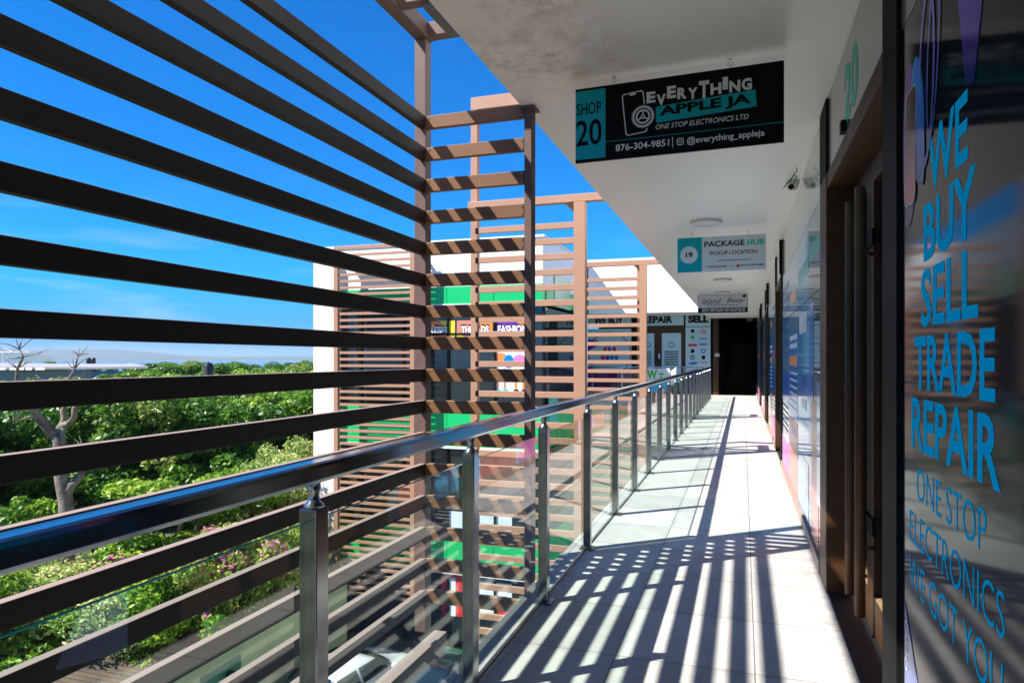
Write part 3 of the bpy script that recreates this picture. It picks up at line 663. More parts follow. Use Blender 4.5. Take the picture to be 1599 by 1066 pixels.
t('876-373-3168', .37, .835, .56, .895, m_inkblack, b2, bold=.01); t('...', .6, .86, .64, .875, m_inkblack, b2, bold=.02)
poly(f2, ell(.69*wd, .87*h, .018, .018), m_red, b2, .003); t('PACKAGEHUBJM', .72, .835, .97, .895, m_inkblack, b2, bold=.015)
s3, b3, f3, wd, h = sign('small white and black hanging sign with script lettering, farthest of the three', -1.0, .1, 16.64, 2.41, 2.83, 0, m_signwhite, (.25, .75))
t = T(f3, wd, h)
for q in ((0, 0, 1, .02), (0, 0, .008, 1), (.992, 0, 1, 1)): rect(f3, q[0]*wd, q[1]*h, q[2]*wd, q[3]*h, m_inkblack, b3)
rect(f3, 0, .72*h, wd, h, m_inkblack, b3, .0026)
t('Island', .08, .2, .48, .52, m_inkblack, b3, shear=.45); t('Bwoy', .58, .2, .93, .56, m_inkblack, b3, shear=.45)
bars(f3, .17*wd, .57*h, .8*wd, .65*h, 1, m_inkblack, b3, .003, 4); bars(f3, .08*wd, .77*h, .95*wd, .97*h, 2, m_inkwhite, b3, .004, 6); poly(f3, ell(.93*wd, .12*h, .035, .035), m_inkblack, b3, .003)

# ------------------------------------------------------------------ ceiling lights, camera
def lamp(label, x, y):
    l = thing('ceiling_light', label, 'light', (x, y, C), group='round ceiling lights of the walkway')
    MB().lathe([(.16, -.002), (.165, -.012), (.165, -.03), (.155, -.04), (.10, -.048), (.02, -.05)], n=32).build('diffuser', m_lamp, l, smooth=True)
    MB().lathe([(.172, -.001), (.172, -.018), (.1655, -.02)], n=32).build('rim', m_brushed, l)
lamp('round white ceiling light just before the parcel pickup sign', -.384, 7.82)
lamp('round white ceiling light between the parcel pickup sign and the script sign', -.37, 13.6)
lamp('farthest round white ceiling light, half hidden above the script sign', -.45, 16.2)
cc = thing('security_camera', 'small white dome security camera at the corner of ceiling and shop wall', 'camera', (.395, 6.28, C))
MB().lathe([(.055, -.001), (.055, -.02), (.05, -.03)], n=24).build('base', m_lamp, cc, smooth=False)
MB().lathe([(.049, -.03), (.047, -.05), (.036, -.072), (.018, -.084), (.004, -.087)], n=24).build('dome', m_lamp, cc, smooth=True)
MB().tube([(-.01, -.03, -.055), (-.016, -.056, -.066)], .022, 14).build('lens', m_black, cc)
cw = thing('cable', 'loose black looped wire hanging from the ceiling beside the dome camera', 'cable', (.40, 5.85, C))
pts = [(0, 0, -.001), (0, 0, -.03), (-.02, 0, -.05), (-.05, -.01, -.11), (-.045, 0, -.14), (-.02, 0, -.12), (.0, 0, -.07), (-.02, 0, -.06), (-.06, -.01, -.11), (-.10, -.02, -.16)]
MB().tube(pts, .0035, 6).build('wire', m_black, cw, smooth=True)

# ================================================================== GREEN BUILDING
GY = 19.2; GX0, GX1 = -13.0, -5.48
gb = thing('green_building', 'white and green fronted shopping block across the court with a clothes shop upstairs', 'building', (-9, GY, GZ))
def g(mb): return loc(mb, gb)
def slab(name, m, z0, z1, out=0.0, gap=0):
    mb = MB()
    if gap:
        n = int((GX1-GX0)/gap); st = (GX1-GX0)/n
        for i in range(n): mb.box(GX0+i*st+.008, GX0+(i+1)*st-.008, GY-out, GY+.3, z0, z1)
        n = 4; st = (26.0-GY-.32)/n
        for i in range(n): mb.box(GX1-.3, GX1+out, GY+.32+i*st+.008, GY+.32+(i+1)*st-.008, z0, z1)
    else:
        mb.box(GX0, GX1+out, GY-out, 26.9, z0, z1)
    return g(mb).build(name, m, gb)
slab('parapet', m_white, 3.52, 4.86)
g(MB().box(GX0-.05, GX1+.06, GY-.06, 26.9, 4.862, 4.93)).build('coping', m_white2, gb)
for z0, z1 in ((3.0, 3.515), (-1.28, -.10), (-5.05, -3.9)):
    slab('green_cladding', m_green, z0, z1, .02, 1.5)
    g(MB().box(GX0-.01, GX1+.05, GY-.05, GY+.3, z0-.07, z0-.004)).build('ledge', m_white2, gb)
slab('core', m_dark, GZ, 3.516, -.55)
for z0, z1 in ((-.096, 2.93), (-3.896, -1.354), (GZ, -5.12)):
    mu = MB(); n = 5; st = (GX1-GX0)/n
    for i in range(n):
        wn = g(MB().box(GX0+i*st+.03, GX0+(i+1)*st-.03, GY+.12, GY+.14, z0+.05, z1-.05)).build('window', m_winglass, gb)
    for i in range(n+1): mu.box(GX0+i*st-.028, GX0+i*st+.028, GY+.06, GY+.2, z0, z1)
    mu.box(GX0, GX1, GY+.08, GY+.18, z1-.85, z1-.80)
    g(mu).build('window_frame', m_black, gb)
    g(MB().box(GX1-.14, GX1-.12, GY+.4, 25.0, z0+.05, z1-.05)).build('side_window', m_winglass, gb)
g(MB().box(GX1+.022, GX1+.04, GY+1.2, GY+3.2, 2.95, 3.9)).build('side_cladding', m_green2, gb)
g(MB().box(GX1+.022, GX1+.05, GY+.5, GY+1.5, -.6, .3)).build('side_sign', m_tealwin, gb)
# corner pillar in stucco at the left
g(MB().box(aty(490, 500, 18.9).x, aty(521.5, 500, 18.9).x, 18.9, 26, GZ, 4.5)).build('stucco_pier', m_stucco, gb)
# the clothes shop signs over the upper windows
gf = Face((-9, GY, GZ), (1, 0, 0), (0, 0, -1))
def GA(u): return aty(u, 500, GY).x+9-0
def gface(): return Face((-9+9, 0, 0), (1, 0, 0), (0, 0, -1))
zf = Face((0, .118, 0), (1, 0, 0), (0, 0, -1))      # in the building's own space, on the window plane
def zz(v, u=740): return -(aty(u, v, GY+.118).z-GZ)
def xx(u): return aty(u, 500, GY+.118).x+9
def shopsign(s, u0, u1, ub0, ub1, cols):
    b = rect(zf, xx(ub0), zz(500), xx(ub1), zz(530), cols[0], gb, .006, 'shop_sign')
    poly(zf, [(xx(ub1)-.5, zz(500)), (xx(ub1), zz(500)), (xx(ub1), zz(530)), (xx(ub1)-.2, zz(530))], cols[1], b, .009)
    poly(zf, [(xx(ub0), zz(518)), (xx(ub0)+.4, zz(530)), (xx(ub0), zz(530))], cols[2], b, .009)
    text(zf, s, xx(u0), zz(506), xx(u1), zz(523.5), m_inkblack, b, bold=.075, h=.012)
    text(zf, s, xx(u0)+.02, zz(508.5), xx(u1)-.02, zz(521), m_inkwhite, b, bold=.04, h=.016)
shopsign('FRESH', 664, 700, 652, 711, (m_orange, m_yellow, m_inkblack))
shopsign('THREADS', 720, 765, 714, 770, (m_salmon, m_orange, m_yellow))
shopsign('FASHION', 777, 825, 773, 832, (m_purple, m_orange, m_yellow))
po = rect(zf, xx(773), zz(548), xx(824), zz(618), m_inkwhite, gb, .006, 'fashion_poster')
for i, (u, c) in enumerate(((778, m_salmon), (789, m_salmon), (806, m_orange), (818, m_orange))):
    rect(zf, xx(u-2), zz(575), xx(u+2), zz(606), c, po, .009); poly(zf, ell(xx(u+1), -zz(609)*-1, .09, .05), (m_tealwin if i < 2 else m_inkblack), po, .012)
poly(zf, ell(xx(782), zz(560), .22, .18), m_orange, po, .009); poly(zf, ell(xx(795), zz(564), .16, .2), m_blue, po, .011); poly(zf, ell(xx(812), zz(562), .2, .16), m_pink, po, .009)
# lower window posters, a red dress window on the ground floor
rect(zf, xx(690), zz(900), xx(740), zz(965), m_red, gb, .006, 'dress_poster'); rect(zf, xx(745), zz(905), xx(800), zz(960), m_inkwhite, gb, .006, 'dress_poster')
rect(zf, xx(775), zz(925), xx(792), zz(958), m_red, gb, .009, 'dress_poster'); rect(zf, xx(700), zz(905), xx(712), zz(965), m_inkwhite, gb, .009, 'dress_poster')
rect(zf, xx(700), zz(800), xx(800), zz(835), m_signwhite, gb, .006, 'shelf_display')
# screen in front of it
gx0, gx1 = aty(522, 500, 18.6).x, aty(641, 500, 18.6).x
gs = thing('slatted_screen', 'tall pinkish brown slatted screen standing in front of the green building', 'screen', (gx0, 18.6, -6))
mb = MB()
for k in range(53): mb.box(gx0+.16, gx1-.001, 18.62, 18.67, -5.9+.2*k, -5.9+.2*k+.08)
loc(mb, gs).build('slat_panel', m_brown2, gs)
for a in (gx0, gx1): loc(MB().box(a, a+.14, 18.58, 18.7, -6, 4.72), gs).build('post', m_brown2, gs)
loc(MB().box(gx0, gx1+.14, 18.58, 18.7, 4.722, 4.82), gs).build('top_beam', m_brown2, gs)
for a in (gx0+.02, gx1+.02):
    for z in (4.6, 2, -2): loc(MB().box(a, a+.08, 18.701, GY-.02, z, z+.08), gs).build('tie_bar', m_brown2, gs)

# ================================================================== FAR REPAIR SHOP
rs = thing('repair_shop', 'far shop front with white fascia and pale blue window vinyl reading repair and sell', 'shop', (-3, 26.9, 0))
def r_(mb): return loc(mb, rs)
r_(MB().box(-5.42, -1.252, 25.1, 32, 3.0, 4.9)).build('fascia', m_white, rs)
r_(MB().box(-5.44, -1.253, 25.06, 32, 4.903, 4.98)).build('coping', m_white2, rs)
SY = 26.92
r_(MB().box(-5.42, -1.0, SY+.1, SY+.3, 0, 2.998)).build('frame', m_black, rs)
def sx(u): return aty(u, 500, SY).x
def sz(v, u=1050): return aty(u, v, SY).z
fs = Face((0, SY-26.9, 0), (1, 0, 0), (0, 0, -1))
def X(u): return sx(u)+3
def Z(v, u=1050): return -sz(v, u)
def vinyl(u0, u1, v0, v1): return r_(MB().box(sx(u0), sx(u1), SY, SY+.09, sz(v1), sz(v0))).build('window_vinyl', m_shopblue, rs)
v1 = vinyl(918, 986, 489, 509); v2 = vinyl(1000, 1068, 489, 508); v3 = vinyl(1071, 1110, 489, 510); v4 = vinyl(1071, 1110, 511, 616)
v5 = vinyl(918, 986, 512, 615)
text(fs, 'WE BUY', X(928), Z(493), X(974), Z(505), m_inkblack, v1, bold=.05, h=.006); text(fs, 'REPAIR', X(1005), Z(493), X(1051), Z(504), m_inkblack, v2, bold=.05, h=.006)
text(fs, 'SELL', X(1075), Z(493), X(1107), Z(504.5), m_inkblack, v3, bold=.06, h=.006)
text(fs, 'SHOP MY', X(930), Z(517), X(972), Z(521), m_inkblack, v5, h=.006)
ring(fs, ell(X(952), Z(552), .85, .85), ell(X(952), Z(552), .82, .82), m_inkblack, v5, .005)
poly(fs, [(X(918), Z(528)), (X(934), Z(531)), (X(932), Z(540)), (X(918), Z(548))], m_purple, v5, .005); poly(fs, [(X(918), Z(572)), (X(945), Z(580)), (X(986), Z(575)), (X(986), Z(614)), (X(918), Z(614))], m_viol, v5, .005)
for i, c in enumerate((m_red, m_purple, m_blue, m_blue)): poly(fs, rrect(X(939+7*i), Z(555), X(945+7*i), Z(562), .05), c, v5, .007)
for a, b, c in ((943, 947, m_red), (957, 961, m_red), (949, 954, m_purple)): poly(fs, [(X(a), Z(541)), (X(a)+.12, Z(541)), (X(b)+.05, Z(549)), (X(b)-.1, Z(549))], c, v5, .007)
r_(MB().box(sx(1000), sx(1070), SY+.02, SY+.095, sz(616), sz(509))).build('door_frame', m_jamb, rs)
for u0, u1 in ((1003, 1022), (1034, 1064)):
    d = r_(MB().box(sx(u0), sx(u1), SY, SY+.018, sz(612), sz(520))).build('door_vinyl', m_shopblue, rs)
    bars(fs, X(u0)+.1, Z(548), X(u1)-.1, Z(572), 6, m_inkblack, d, .005, u0, .5)
    ring(fs, ell(X((u0+u1)/2), Z(538), .11, .11), ell(X((u0+u1)/2), Z(538), .085, .085), m_inkblack, d, .005)
text(fs, 'W', X(1041), Z(564), X(1048), Z(569), m_logogreen, d, bold=.04, h=.008); text(fs, 'T', X(1049), Z(565.5), X(1054), Z(569), m_logogreen, d, bold=.03, h=.008)
box('handle', m_brushed, rs, X(1029), X(1029)+.05, -.02, .02, sz(560), sz(552))
lg = [(1082, 517, m_inkblack, 'sq'), (1099, 518, m_red, 'o'), (1082, 527, m_logogreen, 'd'), (1099, 529.5, m_blue, 'l'), (1082, 539, m_red, 'r'), (1099, 538, m_inkblack, 'l'),
      (1082, 548, m_inkblack, 'f'), (1099, 548, m_blue, 'o'), (1082, 558, m_inkblack, 'o'), (1099, 558, m_inkblack, 'f'), (1083, 567, m_blue, 'e'), (1099, 566, m_salmon, 'l')]
for u, v, c, k in lg:
    a, b = X(u), Z(v)
    if k == 'sq': rect(fs, a-.06, b-.06, a+.06, b+.06, c, v4, .005)
    if k == 'o': ring(fs, ell(a, b, .085, .085), ell(a, b, .05, .05), c, v4, .005)
    if k == 'd': poly(fs, [(a, b-.09), (a+.09, b), (a, b+.09), (a-.09, b)], c, v4, .005)
    if k == 'l': bars(fs, a-.15, b-.03, a+.15, b+.03, 1, c, v4, .005, u, .8)
    if k == 'r': rect(fs, a-.16, b-.045, a+.16, b+.045, c, v4, .005)
    if k == 'f': poly(fs, ell(a, b, .07, .075), c, v4, .005)
    if k == 'e': poly(fs, ell(a, b, .17, .05, rot=-.1), c, v4, .005)
poly(fs, [(X(1071), Z(580)), (X(1090), Z(575)), (X(1110), Z(583)), (X(1110), Z(615)), (X(1071), Z(615))], m_purple, v4, .005)

# ================================================================== GROUND, COURT, VEGETATION
gm = MB(); G = 48
def gz(x, y):
    d = math.hypot(x, y); return GZ-max(0, min(1, (d-120)/400))*9
rr = [0, 20, 60, 120, 200, 320, 520, 900, 2000, 5000, 9000]
for i, r in enumerate(rr):
    for k in range(G):
        a = 2*math.pi*k/G; gm.v.append((r*math.cos(a), r*math.sin(a), gz(r, 0)))
for i in range(len(rr)-1):
    for k in range(G): gm.f.append((i*G+k, (i+1)*G+k, (i+1)*G+(k+1) % G, i*G+(k+1) % G)); gm.m.append(0)
def ground_mat():
    m, nt, p = newmat('scrub_ground'); tc = N(nt, 'ShaderNodeTexCoord'); nz = N(nt, 'ShaderNodeTexNoise', Scale=.6, Detail=10, Roughness=.7); nt.links.new(tc.outputs['Object'], nz.inputs['Vector'])
    cr = N(nt, 'ShaderNodeValToRGB'); cr.color_ramp.elements[0].position = .35; cr.color_ramp.elements[0].color = (.035, .05, .015, 1); cr.color_ramp.elements[1].position = .7; cr.color_ramp.elements[1].color = (.12, .13, .05, 1)
    nt.links.new(nz.outputs['Fac'], cr.inputs[0]); nt.links.new(cr.outputs[0], p.inputs['Base Color']); p.inputs['Roughness'].default_value = .95; return m
struct(gm.build('ground', ground_mat()))
struct(MB().box(-10.6, 6, -20, 19.6, GZ-.2, GZ+.02).build('parking_court', m_asphalt))
m_sea = M('sea_water', (.02, .09, .16), .12, spec=.5, bump=.4, bscale=.4)
struct(MB().quad((-9000, 330, GZ-4), (9000, 330, GZ-4), (9000, 11000, GZ-4), (-9000, 11000, GZ-4)).quad((-9000, -9000, GZ-4.0), (-330, -9000, GZ-4.0), (-330, 330, GZ-4), (-9000, 330, GZ-4)).build('water', m_sea))
m_hill = M('hill_scrub', (.045, .07, .04), .95, var=.3, scale=.004)
def ridge(name, pts, D, depth, seed):
    r = random.Random(seed); mb = MB(); us = np.linspace(pts[0][0], pts[-1][0], 60); n = 7
    for u in us:
        v = np.interp(u, [p[0] for p in pts], [p[1] for p in pts]); h = at(u, v, D).z+r.uniform(-2, 2)
        for j in range(n):
            t = j/(n-1)*2-1; Dj = D+t*depth; base = at(u, 500, Dj); z = (GZ-9)+(h-GZ+9)*max(0, 1-abs(t)**1.4)*(1+.06*r.uniform(-1, 1)*(abs(t) > .05))
            mb.v.append((base.x, base.y, z))
    for i in range(len(us)-1):
        for j in range(n-1): mb.f.append((i*n+j, (i+1)*n+j, (i+1)*n+j+1, i*n+j+1)); mb.m.append(0)
    return struct(mb.build(name, m_hill, smooth=True))
ridge('hills', [(-260, 548), (-150, 538), (-60, 539), (0, 542), (30, 546), (60, 553), (90, 559)], 4200, 500, 1)
ridge('far_hills', [(-300, 552), (20, 548), (60, 546), (110, 544.5), (170, 545), (220, 548), (270, 553), (330, 556.5), (700, 557), (1500, 557.5)], 6000, 700, 2)

def leafmesh(name, clumps, n, size, seed, flat=.0):
    """n leaf quads spread through ellipsoid clumps [(cx,cy,cz,rx,ry,rz)]"""
    r = np.random.default_rng(seed); w_ = np.array([c[3]*c[4]*c[5] for c in clumps])**.75; w_ /= w_.sum(); idx = r.choice(len(clumps), n, p=w_)
    cl = np.array(clumps)[idx]; d = r.normal(size=(n, 3)); d /= np.linalg.norm(d, axis=1)[:, None]; rad = r.uniform(.45, 1, (n, 1))**.5
    rad *= 1+.10*np.sin(d[:, :1]*9+idx[:, None])*np.cos(d[:, 1:2]*8)+.08*np.sin(d[:, 2:3]*13+idx[:, None])
    P = cl[:, :3]+d*rad*cl[:, 3:]
    nr = d*.8+r.normal(size=(n, 3))*.75+np.array([0, 0, .55]); nr /= np.linalg.norm(nr, axis=1)[:, None]
    a = np.cross(nr, r.normal(size=(n, 3))); a /= np.linalg.norm(a, axis=1)[:, None]; b = np.cross(nr, a)
    s = size*r.uniform(.55, 1.25, (n, 1)); L = a*s; Wd = b*s*.42
    fold = nr*s*.12
    V = np.stack([P-L, P-Wd+fold, P+L, P+Wd+fold], 1).reshape(-1, 3)
    me = bpy.data.meshes.new(name); me.vertices.add(4*n); me.vertices.foreach_set('co', V.astype(np.float32).ravel())
    me.loops.add(4*n); me.loops.foreach_set('vertex_index', np.arange(4*n, dtype=np.int32)); me.polygons.add(n)
    me.polygons.foreach_set('loop_start', np.arange(0, 4*n, 4, dtype=np.int32)); me.update(calc_edges=True)
    ct = r.uniform(-.2, .2, len(clumps))[idx]
    t = np.clip(.45+ct*1.3+r.normal(0, .25, n), 0, 1)
    at_ = me.attributes.new('tint', 'FLOAT', 'FACE'); at_.data.foreach_set('value', t.astype(np.float32))
    return me
def clumps_for(rad, hgt, n, seed, z0=.45):
    r = random.Random(seed); out = []
    for k in range(n):
        a = r.uniform(0, 6.283); q = math.sqrt(r.uniform(0, 1)); zz_ = r.uniform(z0, .92)
        lim = math.sqrt(max(.05, 1-((zz_-.62)/.42)**2)); s = rad*r.uniform(.13, .29)
        out.append((rad*.8*q*lim*math.cos(a), rad*.8*q*lim*math.sin(a), hgt*zz_, s, s, s*r.uniform(.55, .8)))
    return out
def trunkmesh(hgt, rad, clumps, seed, r0=.22):
    r = random.Random(seed); mb = MB(); top = Vector((r.uniform(-.2, .2), r.uniform(-.2, .2), hgt*.5))
    mb.tube([(0, 0, -.2), (.06, .03, hgt*.2), (top.x*.7, top.y*.7, hgt*.36), top], [r0*1.3, r0, r0*.85, r0*.65], 9)
    for c in r.sample(clumps, min(len(clumps), 9)):
        p = Vector(c[:3]); m_ = top.lerp(p, .5)+Vector((r.uniform(-.3, .3), r.uniform(-.3, .3), .2)); mb.tube([top*.85, m_, p], [r0*.5, r0*.3, r0*.1], 6)
    return mb
m_leafA = leaf_mat('deep_green_leaves', (.014, .075, .006), (.15, .34, .025)); m_leafB = leaf_mat('bright_green_leaves', (.04, .15, .008), (.34, .54, .045))
m_leafC = leaf_mat('pale_feathery_leaves', (.16, .28, .04), (.58, .68, .22)); m_leafD = leaf_mat('bougainvillea_leaves', (.10, .22, .02), (.52, .62, .12))
m_flower = leaf_mat('pink_bracts', (.5, .05, .22), (.8, .22, .42), .3); m_olive = leaf_mat('olive_leaves', (.07, .14, .02), (.32, .42, .08))
kinds = {}
def kind(key, name, cat, rad, hgt, nc, nl, size, mat, seed, z0=.4, trunk=True, flowers=0):
    cl_ = clumps_for(rad, hgt, nc, seed, z0); me = leafmesh('crown', cl_, nl, size, seed); me.materials.append(mat)
    tb = trunkmesh(hgt, rad, cl_, seed); to = tb.build('trunk', m_bark); tm = to.data; bpy.data.objects.remove(to)
    fm = None
    if flowers:
        tops = [(c[0], c[1], c[2]+c[5]*.55, c[3]*.8, c[4]*.8, c[5]*.55) for c in cl_]; fm = leafmesh('blossom', random.Random(seed).sample(tops, max(2, len(tops)//2)), flowers, .085, seed+5); fm.materials.append(m_flower)
    kinds[key] = (name, cat, me, tm, fm, rad, hgt)
kind('dark', 'broadleaf_tree', 'tree', 2.9, 8, 40, 13000, .125, m_leafA, 11, .35)
kind('dark2', 'broadleaf_tree', 'tree', 3.3, 8, 46, 14500, .125, m_leafA, 12, .3)
kind('bright', 'broadleaf_tree', 'tree', 2.6, 8, 34, 12000, .12, m_leafB, 13, .35)
kind('olive', 'broadleaf_tree', 'tree', 3.4, 8, 42, 12500, .125, m_olive, 14, .4)
kind('feather', 'feathery_shrub', 'shrub', 1.9, 5, 60, 14000, .07, m_leafC, 15, .3)
kind('bright_shrub', 'leafy_shrub', 'shrub', 1.7, 4, 44, 9500, .09, m_leafB, 16, .25)
kind('boug', 'flowering_shrub', 'shrub', 1.7, 4, 52, 12500, .07, m_leafD, 17, .25, True, 700)
def plant(key, u, D, vtop, label, group, sc_=1.0):
    name, cat, me, tm, fm, rad, hgt = kinds[key]
    p = at(u, 560, D); ztop = CZ+(HZ-vtop)/FX*D; g0 = gz(p.x, p.y); k = (ztop-g0)/(hgt*.98)
    o = thing(name, label, cat, (p.x, p.y, g0), random.uniform(0, 6.28), group); kk = sc_
    o.scale = (kk, kk, k)
    c = bpy.data.objects.new('crown', me); link(c, o); t_ = bpy.data.objects.new('trunk', tm); link(t_, o)
    if fm: f_ = bpy.data.objects.new('blossom', fm); link(f_, o)
    return o

# bougainvillea and pale shrubs just beyond the court wall
GB_ = 'flowering shrubs behind the court wall'
for u, D, v, lab in ((300, 16.6, 850, 'bushy bougainvillea with pink flowers, behind the wall beside the green gate'),
                     (385, 18.0, 815, 'bougainvillea heavy with pink flowers, second from the stucco pier'),
                     (448, 19.7, 800, 'bougainvillea with a few pink flowers, nearest the stucco pier'),
                     (215, 18.6, 868, 'bougainvillea with sparse pink flowers above the rusty roof'),
                     (125, 18.4, 878, 'yellowish bougainvillea left of the rusty roof')):
    plant('boug', u, D, v, lab, GB_, 1.0)
for u, D, v, lab, k in ((20, 14.8, 930, 'low bright green shrub at the lower left behind the slats', 'bright_shrub'), (-70, 14.8, 890, 'bright green shrub at the left edge of the view', 'bright_shrub'),
                        (285, 16.0, 892, 'fine bright green shrub hanging over the pale court wall', 'bright_shrub'), (135, 16.0, 915, 'pale dusty shrub left of the rusty roof', 'feather'), (-10, 18.4, 850, 'pale dusty shrub left of the dead tree foot', 'feather'),
                        (70, 17.0, 868, 'pale dusty shrub in front of the dead tree', 'feather')):
    plant(k, u, D, v, lab, 'leafy shrubs below the screen')
for u, D, v, lab, k in ((430, 22.5, 690, 'pale feathery shrub left of the stucco pier', 'feather'), (480, 24.0, 672, 'pale feathery shrub tucked against the stucco pier', 'feather'), (372, 22.0, 728, 'pale feathery shrub with loose top, farther from the pier', 'feather'),
                        (280, 20.5, 728, 'rounded bright green bush in front of the dark trees', 'bright'), (335, 21.0, 720, 'bright green bush between the dark trees and the feathery shrubs', 'bright'),
                        (225, 20.5, 790, 'low bright green bush right of the dead tree', 'bright_shrub'), (20, 20.5, 770, 'low bush in the shade left of the dead tree', 'bright_shrub')):
    plant(k, u, D, v, lab, 'shrubs in front of the big trees')
big = [(-60, 24, 610, 'dark', 'dark broadleaf tree at the left edge of the view'), (10, 26, 606, 'dark2', 'dark broadleaf tree left of the dead tree'), (75, 27.5, 612, 'bright', 'lighter green tree behind the dead tree'),
       (150, 26, 614, 'dark', 'dark broadleaf tree right behind the dead tree'), (215, 27.5, 606, 'dark2', 'dense dark tree right of the dead tree'), (285, 28, 604, 'olive', 'olive green tree in the middle of the tree belt'),
       (345, 27, 603, 'dark', 'dark broadleaf tree in the middle of the tree belt'), (405, 28.5, 601, 'bright', 'bright green tree second from the stucco pier'), (462, 29.5, 600, 'bright', 'bright green tree beside the stucco pier'), (520, 31, 600, 'dark', 'dark broadleaf tree behind the stucco pier'),
       (-20, 34, 590, 'olive', 'olive green tree of the second row at the left edge'), (60, 36, 592, 'dark2', 'dark tree of the second row behind the dead tree'), (130, 35, 594, 'bright', 'bright tree of the second row in front of the long warehouse'), (200, 36, 592, 'dark', 'dark tree of the second row below the blue glazed wall'),
       (262, 37, 588, 'bright', 'bright tree of the second row near the water tank'), (330, 36, 590, 'dark2', 'dark tree of the second row below the water tank'), (395, 38, 588, 'olive', 'olive tree of the second row right of the water tank'), (455, 38, 588, 'bright', 'bright tree of the second row near the stucco pier'), (520, 40, 590, 'dark', 'dark tree of the second row behind the pier')]
big += [(-150, 25, 606, 'dark2', 'dark broadleaf tree just outside the left edge'), (-260, 27, 606, 'bright', 'bright broadleaf tree farther out on the left'), (-400, 28, 606, 'dark', 'dark broadleaf tree farthest out on the left'), (-200, 36, 592, 'olive', 'olive tree of the second row outside the left edge'), (-340, 37, 592, 'dark2', 'dark tree of the second row farthest out on the left')]
for u, D, v, k, lab in big: plant(k, u, D, v+random.uniform(-4, 12), lab, 'big trees beyond the court wall', 1.05+.02*(D > 33))
far = [(205, 62, 569, 'bright'), (240, 66, 568, 'dark'), (265, 58, 570, 'bright'), (292, 74, 560, 'olive'), (310, 70, 566, 'dark'), (345, 64, 569, 'bright'), (362, 80, 566, 'dark'), (385, 72, 566, 'bright'), (402, 66, 570, 'bright'), (420, 86, 565, 'dark2'),
       (438, 70, 567, 'bright'), (456, 64, 565, 'olive'), (470, 84, 563, 'dark'), (486, 60, 566, 'bright'), (505, 66, 566, 'dark2'), (-40, 58, 585, 'bright'), (20, 56, 584, 'bright'), (60, 58, 586, 'olive'), (100, 56, 588, 'bright'), (150, 57, 589, 'dark'), (186, 56, 588, 'bright'),
       (228, 110, 565, 'dark'), (255, 120, 564.5, 'olive'), (335, 120, 564.5, 'bright'), (372, 115, 564.5, 'dark'), (415, 125, 564, 'bright'), (450, 120, 564, 'dark'), (485, 120, 563.5, 'bright')]
for u, D, v, k in far:
    plant(k, u, D, v, 'distant green tree on the skyline beyond the big trees', 'skyline trees', 1.25 if D < 90 else 1.6)
for u, w_ in ((66, 1.5), (160, 1.0)): plant('bright', u, 98, 557.5 if w_ > 1.2 else 563, 'distant tree crown rising over the long warehouse roof', 'trees behind the warehouse', w_)

# dead tree
dt = thing('dead_tree', 'bare bleached dead tree with forked limbs among green trees', 'tree', at(104, 560, 18.2)); dt.location.z = GZ
def dp(u, v, dd=0): q = at(u, v, 18.2+dd); return (q.x-dt.location.x, q.y-dt.location.y, q.z-dt.location.z)
tb = MB()
q0 = dp(104, 790)
tb.tube([(q0[0], q0[1], -.1), (q0[0], q0[1], 2.6), dp(104, 785), dp(98, 755), dp(92, 725), dp(91, 690), dp(84, 678)], [0.259, 0.216, 0.180, 0.173, 0.144, 0.122, 0.115], 12)
tb.tube([dp(104, 770), dp(112, 757), dp(122, 748, .2), dp(130, 735, .3), dp(131, 722, .3), dp(136, 712, .3), dp(130, 700, .4)], [0.144, 0.108, 0.094, 0.079, 0.065, 0.036, 0.022], 9)
tb.tube([dp(131, 738, .3), dp(138, 734, .3), dp(139, 727, .2)], [0.036, 0.022, 0.011], 6)
tb.tube([dp(84, 680), dp(74, 668), dp(62, 652, -.2), dp(52, 640, -.3), dp(44, 632, -.4), dp(34, 620, -.5), dp(26, 600, -.6), dp(28, 575, -.7), dp(37, 557, -.8), dp(31, 545, -.8)], [0.137, 0.122, 0.108, 0.094, 0.086, 0.072, 0.058, 0.036, 0.022, 0.009], 9)
tb.tube([dp(56, 652, -.2), dp(46, 651, -.3), dp(36, 654, -.3), dp(24, 659, -.3)], [0.043, 0.032, 0.022, 0.009], 6)
tb.tube([dp(84, 680), dp(95, 668, .2), dp(101, 655, .2), dp(99, 640, .3), dp(104, 632, .3), dp(92, 624, .3), dp(82, 612, .3), dp(70, 600, .3)], [0.115, 0.101, 0.086, 0.079, 0.072, 0.050, 0.036, 0.014], 9)
tb.tube([dp(97, 664, .2), dp(108, 661, .1), dp(116, 652, 0), dp(117, 640, 0), dp(120, 630, 0), dp(114, 618, 0), dp(108, 592, 0), dp(118, 574, 0), dp(123, 555, 0)], [0.094, 0.079, 0.072, 0.072, 0.065, 0.050, 0.036, 0.022, 0.009], 9)
tb.tube([dp(104, 632, .3), dp(114, 626, .4), dp(124, 620, .5), dp(134, 606, .5)], [0.058, 0.043, 0.029, 0.011], 7)
tb.tube([dp(97, 668), dp(98, 690), dp(95, 705)], [0.065, 0.072, 0.094], 8)
tr_ = random.Random(3)
for u, v, dd in ((130, 700, .4), (139, 727, .2), (31, 545, -.8), (37, 557, -.8), (24, 659, -.3), (70, 600, .3), (123, 555, 0), (118, 574, 0), (134, 606, .5), (82, 612, .3), (28, 575, -.7), (136, 712, .3), (108, 592, 0)):
    for k in range(5):
        p0 = Vector(dp(u, v, dd)); d_ = Vector((tr_.uniform(-1, 1), tr_.uniform(-1, 1), tr_.uniform(-.1, 1))).normalized()*tr_.uniform(.25, .6)
        p1 = p0+d_*.5+Vector((0, 0, tr_.uniform(-.06, .06))); tb.tube([p0, p1, p0+d_], [.016, .010, .004], 5)
